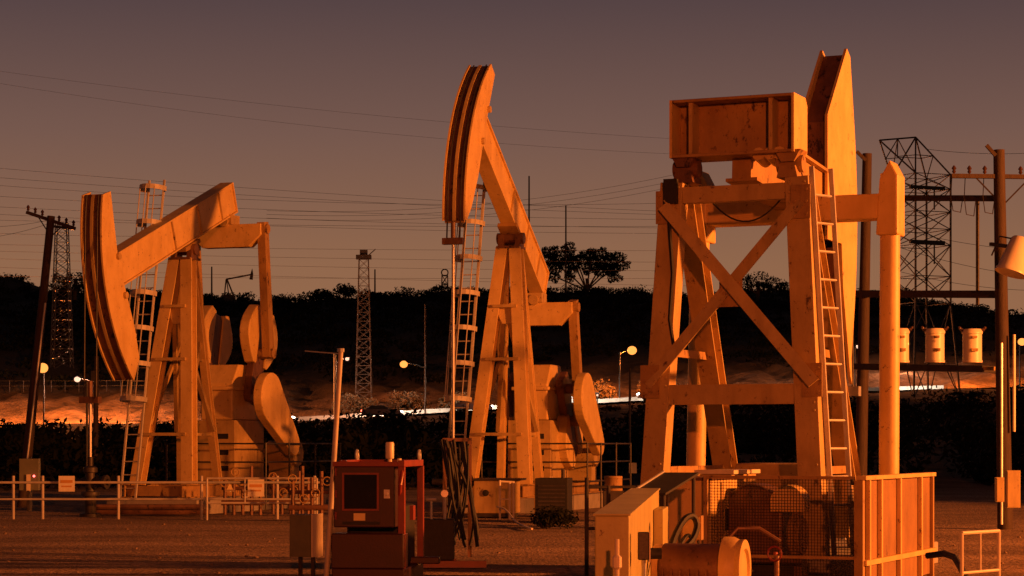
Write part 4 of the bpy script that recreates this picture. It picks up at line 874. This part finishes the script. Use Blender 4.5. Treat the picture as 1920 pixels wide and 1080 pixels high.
def lattice(m, levels, r=.03, rl=.05):
    """Four-legged lattice: levels = [(z, half_x, half_y, cx)]."""
    cs = [[Vector((cx + sx*hx, sy*hy, z)) for sx, sy in ((-1, -1), (1, -1), (1, 1), (-1, 1))] for z, hx, hy, cx in levels]
    for a, b in zip(cs, cs[1:]):
        for j in range(4):
            m.tube(a[j], b[j], rl, 4); m.tube(a[j], b[(j+1) % 4], r, 4); m.tube(a[(j+1) % 4], b[j], r, 4); m.tube(b[j], b[(j+1) % 4], r, 4)
    return m
Dt = 130.0; p = at(1727, 700, Dt); p.z = ground_z(p.x, Dt) - .3
q = empty('transmission_tower', p, 'tall lattice transmission tower with a slanted truss head behind the transformers', 'pylon', None, R(24))
zt = lambda py: CZ + (HY - py)*Dt/F - p.z
zs = [(0, 2.6)] + [(zt(y_), 1.95) for y_ in (570, 520, 462, 432, 400, 357, 330)]
k = MB(); lattice(k, [(z, h_, h_, 0) for z, h_ in zs], .05, .10); k.build('body', LATTICE, q)
k = MB(); zr = zt(258)
A, Bv = Vector((-4.6, 0, zt(268))), Vector((-.6, 0, zr)); k.tube(A, Bv, .08, 5); cor = [Vector((sx*1.95, sy*1.95, zt(330))) for sx, sy in ((-1, -1), (1, -1), (1, 1), (-1, 1))]
for c in cor: k.tube(Bv, c, .08, 5)
for c in (cor[0], cor[3]): k.tube(A, c, .08, 5); k.tube(A.lerp(Bv, .5), c, .05, 4); k.tube(A.lerp(c, .5), A.lerp(Bv, .5), .05, 4); k.tube(A.lerp(c, .5), Bv.lerp(c, .5), .05, 4)
for c in cor[1:3]: k.tube(Bv.lerp(c, .5), Bv.lerp(cor[0] if c.y < 0 else cor[3], .5), .05, 4)
k.tube(Bv.lerp(cor[1], .5), Bv.lerp(cor[2], .5), .05, 4); k.tube(Bv.lerp(cor[1], .5), cor[2], .05, 4)
k.build('truss_head', LATTICE, q)
for y_ in (357, 458):
    k = MB(); k.bar((-2.6, -2.0, zt(y_)), (1.2, -2.0, zt(y_)), .34, .3, (0, 0, 1)); ca = k.build('crossarm', DARK, q); k = MB(); k.tube((.1, -2.0, zt(y_) - .1), (.1, -2.0, zt(y_) - 2.0), .08, 6); k.build('insulator_string', PORCELAIN, ca)
def mast(px, pyb, pyt, D, wb, wt, n, label, mat=LATTICE):
    b = at(px, pyb, D); q = empty('lattice_mast', b, label, 'lattice mast'); h = (pyb-pyt)*D/F
    k = MB(); lattice(k, [(h*j/n, lerp(wb, wt, j/n), lerp(wb, wt, j/n), 0) for j in range(n+1)], .03, .055); k.build('body', mat, q); return q, h
q, h = mast(682, 752, 486, 165, .95, .55, 16, 'slim pale lattice mast on the road bank with a dish head')
k = MB(); k.box(-.9, .9, -.5, .5, h, h + .5); k.box(-.45, .45, -.3, .3, h + .5, h + 1.1); k.tube((.6, 0, h + .5), (1.4, 0, h + 1.2), .06, 5); k.build('head', DARK, q)
k = MB(); k.bar((-.8, 0, h*.53), (-3.1, 0, h*.53), .07, .07); k.build('side_arm', LATTICE, q)
q, h = mast(116, 690, 418, 140, 1.0, .55, 15, 'slim lattice mast standing behind the leaning utility pole')
k = MB(); k.bar((-1.4, 0, h - .3), (1.4, 0, h - .6), .25, .2); k.bar((.4, 0, h*.66), (1.6, 0, h*.66), .08, .08); k.bar((.4, 0, h*.6), (1.6, 0, h*.6), .08, .08); k.build('antenna', DARK, q)
for px, pyt, pyb, D, arms, lab in ((397, 500, 570, 290, True, 'small distant pole with crossarms on the ridge behind the left pumpjack'), (992, 330, 555, 270, False, 'thin dark mast rising behind the middle walking beam'),
                                   (1061, 385, 550, 285, False, 'thin dark mast rising behind the broad tree'), (703, 505, 562, 296, True, 'small distant pole with crossarms beside the lattice mast'), (797, 570, 790, 152, False, 'thin pole carrying the orange lamp arm by the road')):
    b = at(px, pyb, D); b.z -= 1; q, t = pole('utility_pole' if arms else 'mast', b, at(px, pyt, D), .20 if D > 200 else .11, lab, None, WOOD, 'pole')
    if arms:
        for f_ in (.97, .86): k = MB(); k.bar(t*f_ + Vector((-1.1, 0, 0)), t*f_ + Vector((1.1, 0, 0)), .2, .2); k.build('crossarm', WOOD, q)

# small distant pumping unit and tank frame on the ridge
b = at(448, 562, 292); q = empty('pumpjack', b, 'tiny distant pumpjack silhouetted on the ridge', 'pumpjack')
k = MB(); k.bar((-2.7, 0, 4.3), (2.6, 0, 5.3), .3, .35); k.build('walking_beam', DARK, q); k = MB(); k.prism([(2.2, -.2, 4.3), (2.9, -.2, 4.2), (3.0, -.2, 5.4), (2.8, -.2, 6.6), (2.5, -.2, 5.6)], (0, .4, 0)); k.build('horsehead', DARK, q)
k = MB(); k.bar((-2.7, 0, 4.3), (-3.2, 0, -.5), .25, .2); k.bar((-2.5, 0, 4.3), (-.6, 0, -.5), .3, .25); k.bar((-1.9, 0, -.5), (-2.6, 0, 4.1), .2, .2); k.build('tower', DARK, q); k = MB(); k.box(-3.6, -1.0, -.5, .5, -.6, 1.0); k.build('base', DARK, q)
b = at(834, 548, 295); q = empty('derrick', b, 'small dark derrick frame with a round top on the ridge behind the rod', 'derrick')
k = MB(); lattice(k, [(-1, .75, .75, 0), (1.6, .65, .65, 0), (3.6, .6, .6, 0)], .09, .14); k.build('frame', DARK, q); k = MB(); k.path([(.7*math.cos(t_), 0, 4.2 + .7*math.sin(t_)) for t_ in [2*math.pi*j/14 for j in range(15)]], .14, 5); k.build('sheave', DARK, q)

# ------------------------------------------------------------------ street lamps (lit), cars on the road
def street_lamp(px, py, D, pole_px, label, power, orange=True, rad=.26):
    P = at(px, py, D); bx = (pole_px - HX)*D/F; gz = ground_z(bx, D)
    q = empty('street_lamp', (bx, D, gz - .2), label, 'street lamp', 'lit street lamps along the road'); L = P - q.location
    k = MB(); k.tube((0, 0, 0), (0, 0, L.z - .1), .10, 8, .07); k.build('pole', BLACK, q)
    if abs(L.x) > .1: k = MB(); k.path([(0, 0, L.z - .45), (L.x*.4, 0, L.z - .05), (L.x, 0, L.z + .2)], .05, 6); k.build('arm', BLACK, q)
    k = MB(); k.box(L.x - .3, L.x + .3, -.18, .18, L.z + .16, L.z + .30); k.build('hood', BLACK, q)
    k = MB(); k.ball((L.x, 0, L.z), rad, 16, .9); k.build('lamp_glass', LAMP_O if orange else LAMP_W, q, smooth=True)
    ld_ = bpy.data.lights.new('lamp_light', 'POINT'); ld_.energy = power; ld_.color = SODIUM if orange else (1, .42, .22); ld_.shadow_soft_size = .35
    lo = bpy.data.objects.new('lamp_light', ld_); col.objects.link(lo); lo.parent = q; lo.location = L + Vector((0, 2.2, -.8))
street_lamp(80, 690, 155.5, 82, 'brightest orange lamp at far left above the glowing earth bank', 58000, True, .62)
street_lamp(145, 711, 155.5, 178, 'whitish lamp at left on a curved arm beside the left horsehead', 9000, False, .36)
street_lamp(757, 683, 155.5, 797, 'orange lamp on an arm above the road left of the middle pumpjack', 1200, True, .44)
street_lamp(651, 673, 150, 630, 'small pinkish white lamp above the red power unit by the slim pole', 4000, False, .22)
street_lamp(1185, 657, 156.0, 1162, 'bright orange lamp by the road left of the near tower', 11000, True, .54)
street_lamp(1275, 663, 160, 1268, 'faint white lamp seen through the near tower leg', 900, False, .14)
street_lamp(1609, 650, 158, 1603, 'white lamp just right of the near horsehead', 4000, False, .24)
street_lamp(1916, 641, 155.5, 1912, 'orange lamp at the far right edge behind the pole', 28000, True, .46)
street_lamp(1702, 648, 168, 1702, 'tiny white lamp behind the leftmost transformer', 2000, False, .12)
street_lamp(1120, 741, 150, 1120, 'tiny low white lamp near the road behind the middle pitman', 150, False, .12)

bar_m = MB()  # barrier added to catch the headlight beams as a bright strip
prof_b = [(-.30, 0), (-.28, .25), (-.12, .40), (-.09, .8), (.09, .8), (.12, .40), (.28, .25), (.30, 0)]
xsb = rng(-28, 48, 4)
for x0, x1 in zip(xsb, xsb[1:]):
    i = len(bar_m.v)
    for xx in (x0 + .02, x1 - .02):
        zb = road_z(xx) + .25
        bar_m.v += [(xx, 154.2 + a, zb + b) for a, b in prof_b]
    for j in range(8): bar_m.f.append((i+j, i+(j+1) % 8, i+8+(j+1) % 8, i+8+j))
    bar_m.f.append(tuple(range(i+7, i-1, -1))); bar_m.f.append(tuple(range(i+8, i+16)))
tag(bar_m.build('added_road_barrier', BARRIER), 'long pale concrete barrier added along the far side of the road to catch the headlights', 'barrier')
def car(px, face, mat, label):
    x = (px-HX)*148/F; Y = 150.5 if face > 0 else 146.5; z = road_z(x) + .25
    q = empty('car', (x, Y, z), label, 'car', 'cars on the road with their lights on', 0 if face > 0 else math.pi)
    k = MB(); body = [(-2.15, .35), (2.15, .35), (2.2, .7), (1.95, .85), (1.0, .95), (.3, 1.4), (-1.1, 1.42), (-1.75, 1.0), (-2.15, .95)]
    k.prism([(a, -.82, b) for a, b in body], (0, 1.64, 0)); k.build('body', mat, q, bevel=.05)
    for s in (-.835, .822): k = MB(); k.prism([(-1.5, s, .98), (.85, s, .98), (.25, s, 1.33), (-1.05, s, 1.35)], (0, .013, 0)); k.build('window', GLASS, q)
    for wx in (-1.35, 1.35):
        for s in (-1, 1): k = MB(); k.tube((wx, s*.70, .33), (wx, s*.85, .33), .33, 14); k.build('wheel', BLACK, q)
    for s in (-1, 1):
        k = MB(); k.ball((2.12, s*.66, .72), .17, 10, .7); k.build('headlight', HEAD_L, q); k = MB(); k.ball((-2.12, s*.66, .82), .13, 10, .8); k.build('taillight', TAIL_L, q)
    l = bpy.data.lights.new('beam_light', 'SPOT'); l.energy = 28000; l.color = (1, .80, .62); l.spot_size = R(50); l.spot_blend = 1; l.shadow_soft_size = .2
    o = bpy.data.objects.new('beam_light', l); col.objects.link(o); o.parent = q; o.location = (2.45, 0, .75)
    o.rotation_euler = Vector((1, .42*face if face > 0 else -.55, -.16)).to_track_quat('-Z', 'Y').to_euler()
for px, f, mt, lab in ((505, 1, CAR_A, 'dark car with lit headlights behind the left pumpjack belt guard'), (712, 1, CAR_A, 'dark car with lights on beside the dark roadside bush'),
                       (885, 1, CAR_A, 'dark car with lights on behind the caged ladder'), (1062, 1, CAR_B, 'silver car with lights on half hidden by the middle pitman'), (1232, -1, CAR_B, 'silver car with lights on half hidden by the near tower front leg'),
                       (1345, -1, CAR_A, 'dark car with lights on between the near tower legs'),
                       (1545, 1, CAR_B, 'silver car with lights on half hidden by the near ladder')):
    car(px, f, mt, lab)

# fence along the left bank
q = empty('bank_fence', (0, 178, 0), 'thin post fence along the top of the glowing bank at left', 'fence')
pts = [Vector(((px-HX)*178/F, 0, ground_z((px-HX)*178/F, 178))) for px in range(-60, 330, 26)]
for p in pts: k = MB(); k.tube(p, p + Vector((0, 0, 1.5)), .05, 5); k.build('post', DARK, q)
k = MB()
for z in (1.45, .8):
    for a, b in zip(pts, pts[1:]): k.tube(a + Vector((0, 0, z)), b + Vector((0, 0, z)), .025, 4)
k.build('wire', DARK, q)
# tall lamp standard with a long crossarm by the road
b = at(628, 800, 120); q = empty('arm_pole', b, 'unlit pole with a long left pointing arm behind the slim pole', 'pole')
k = MB(); k.tube((0, 0, -1), (0, 0, 6.3), .10, 8); k.build('shaft', STEEL, q); k = MB(); k.bar((-2.6, 0, 6.55), (.5, 0, 6.3), .10, .12); k.build('arm', STEEL, q)
b = at(1181, 890, 60); q = empty('arm_pole', b, 'thin dark pole with a pale box at its foot right of the middle pumpjack', 'pole'); b.z = 0; q.location = b
k = MB(); k.tube((0, 0, 0), (0, 0, 5.3), .05, 8); k.build('shaft', DARK, q); k = MB(); k.box(-.05, .28, -.3, -.1, .75, 1.2); k.build('box', CREAM, q)
b = at(163, 900, 60); q = empty('arm_pole', b, 'thin dark pole left of the left pumpjack in front of the thicket', 'pole'); b.z = 0; q.location = b
k = MB(); k.tube((0, 0, 0), (0, 0, 4.6), .05, 8); k.build('shaft', DARK, q); k = MB(); k.tube((0, 0, 4.6), (0, 0, 4.7), .07, 8); k.build('cap', DARK, q)

# ------------------------------------------------------------------ overhead wires
W = [((-40, 128), (1290, 262), 150, .8), ((-40, 150), (1290, 290), 150, 1.2), ((-40, 312), (1290, 398), 150, .5), ((-40, 330), (1290, 404), 150, .5), ((-40, 366), (1290, 412), 150, .5), ((-40, 386), (1290, 428), 150, .4),
     ((-40, 412), (1290, 424), 150, .3), ((-40, 458), (1290, 470), 160, .2), ((-40, 470), (1290, 492), 160, .2), ((-40, 518), (1290, 522), 160, .1), ((-40, 400), (1290, 438), 155, .5), ((-40, 436), (420, 442), 150, .2), ((-40, 484), (1290, 508), 165, .3), ((-40, 345), (1290, 380), 150, 1.0), ((-40, 500), (1290, 536), 170, .2), ((-40, 425), (95, 412), 120, .2), ((-40, 448), (95, 418), 120, .2), ((500, 395), (1290, 322), 150, 1.5), ((500, 402), (1290, 334), 150, 1.5), ((500, 409), (1290, 344), 150, 1.6),
     ((1690, 465), (1960, 520), 90, .3), ((1690, 430), (1960, 470), 90, .3), ((1740, 280), (1960, 285), 90, .2), ((1690, 510), (1960, 545), 90, .3)]
for j, (a, b, D, sag) in enumerate(W):
    k = MB(); k.path(hang(at(*a, D), at(*b, D + 6), sag), (.014 if a[1] < 200 else .020) if D > 100 else .016, 4)
    tag(k.build('power_line', WIRE, fix=False), 'thin dark overhead power line against the dusk sky', 'power line', 'overhead power lines')
for j, (px, c) in enumerate(((1785, 395), (1810, 402), (1845, 398))):
    a = at(px, 372 - 45, 33.4); b = at(px + 20, 372, 34.2); k = MB(); k.path([a, at(px - 2, 370, 33.4), at(px + 2, c, 33.6), at(px + 16, c + 3, 33.8), b], .011, 5)
    tag(k.build('jumper_wire', WIRE, smooth=True), 'looped jumper wire hanging between the crossarm and the upper beam', 'wire', 'jumper wires on the transformer bank')

# stretch the plan in depth for the longer lens (things keep their own size; the near tower group is already in place)
placed = {near, gd} | {o for o in col.objects if o.name.split('.')[0] in ('belt_drum_cover', 'gear_housing', 'equipment_locker')}
for o in list(col.objects):
    if o.parent or o in placed: continue
    if o.type == 'MESH' and o.location.length < 1e-6:
        for v in o.data.vertices: v.co.y *= K
    else: o.location.y *= K

# ------------------------------------------------------------------ sky, lights, camera
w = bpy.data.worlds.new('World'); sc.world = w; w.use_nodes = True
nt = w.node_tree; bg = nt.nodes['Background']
SUN_EL, SUN_AZ = 14.0, 152.0                                # weak added fill light from behind the camera, to its right
sky = nt.nodes.new('ShaderNodeTexSky'); sky.sky_type = 'NISHITA'; sky.sun_disc = False; sky.sun_elevation = R(SUN_EL); sky.sun_rotation = R(SUN_AZ)
tc = nt.nodes.new('ShaderNodeTexCoord'); sx = nt.nodes.new('ShaderNodeSeparateXYZ'); nt.links.new(tc.outputs['Generated'], sx.inputs['Vector'])
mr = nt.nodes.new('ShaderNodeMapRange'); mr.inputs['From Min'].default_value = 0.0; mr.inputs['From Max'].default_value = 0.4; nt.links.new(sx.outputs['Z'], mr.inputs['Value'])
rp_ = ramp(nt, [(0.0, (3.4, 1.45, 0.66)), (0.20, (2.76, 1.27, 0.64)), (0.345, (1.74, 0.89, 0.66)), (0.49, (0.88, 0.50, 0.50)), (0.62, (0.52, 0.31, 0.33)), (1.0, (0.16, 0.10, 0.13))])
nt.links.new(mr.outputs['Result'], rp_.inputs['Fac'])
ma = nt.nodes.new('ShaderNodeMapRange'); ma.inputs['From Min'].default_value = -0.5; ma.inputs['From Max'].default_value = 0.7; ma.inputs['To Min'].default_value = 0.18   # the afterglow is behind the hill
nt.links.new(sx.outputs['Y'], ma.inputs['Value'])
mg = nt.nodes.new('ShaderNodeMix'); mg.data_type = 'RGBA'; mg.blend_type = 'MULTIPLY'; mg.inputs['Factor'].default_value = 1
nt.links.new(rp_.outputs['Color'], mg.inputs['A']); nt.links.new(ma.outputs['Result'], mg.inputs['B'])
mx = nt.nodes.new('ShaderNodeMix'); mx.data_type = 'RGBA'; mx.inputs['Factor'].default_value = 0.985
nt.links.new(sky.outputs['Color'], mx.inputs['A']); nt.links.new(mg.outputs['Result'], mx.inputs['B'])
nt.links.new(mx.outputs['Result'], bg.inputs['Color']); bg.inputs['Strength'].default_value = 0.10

d = Vector((math.sin(R(SUN_AZ))*math.cos(R(SUN_EL)), math.cos(R(SUN_AZ))*math.cos(R(SUN_EL)), math.sin(R(SUN_EL))))
sl = bpy.data.lights.new('sun', 'SUN'); sl.energy = 0.04; sl.angle = R(12); sl.color = (1.0, 0.42, 0.15)
so = bpy.data.objects.new('sun', sl); col.objects.link(so); so.rotation_euler = d.to_track_quat('Z', 'Y').to_euler(); so.location = d*200
def flood(name, loc, aim, energy, colour, size, blend, radius):
    l = bpy.data.lights.new(name, 'SPOT'); l.energy = energy; l.color = colour; l.spot_size = R(size); l.spot_blend = blend; l.shadow_soft_size = radius
    o = bpy.data.objects.new(name, l); col.objects.link(o); o.location = loc; o.rotation_euler = (Vector(aim) - Vector(loc)).to_track_quat('-Z', 'Y').to_euler()
flood('sodium_yard_lamp', (44, 30, 10.5), (-4, 45, 4), 205000, (1.0, 0.23, 0.037), 86, 0.2, 1.0)      # the yard lamps whose light the photograph shows on the machines
flood('sodium_yard_lamp', (4, -45, 12), (0, 40, 3), 88000, (1.0, 0.16, 0.028), 60, 0.5, 0.6)

cam = bpy.data.cameras.new('camera'); co = bpy.data.objects.new('camera', cam); col.objects.link(co); sc.camera = co
co.location = (0, 0, CZ); co.rotation_euler = (R(90), 0, 0)
cam.sensor_width = 36; cam.lens = 36*F*K/1920; cam.shift_y = (HY - 540)/1920; cam.clip_start = 0.3; cam.clip_end = 3000
sc.view_settings.view_transform = 'Standard'; sc.view_settings.look = 'None'; sc.view_settings.exposure = 0; sc.view_settings.gamma = 1
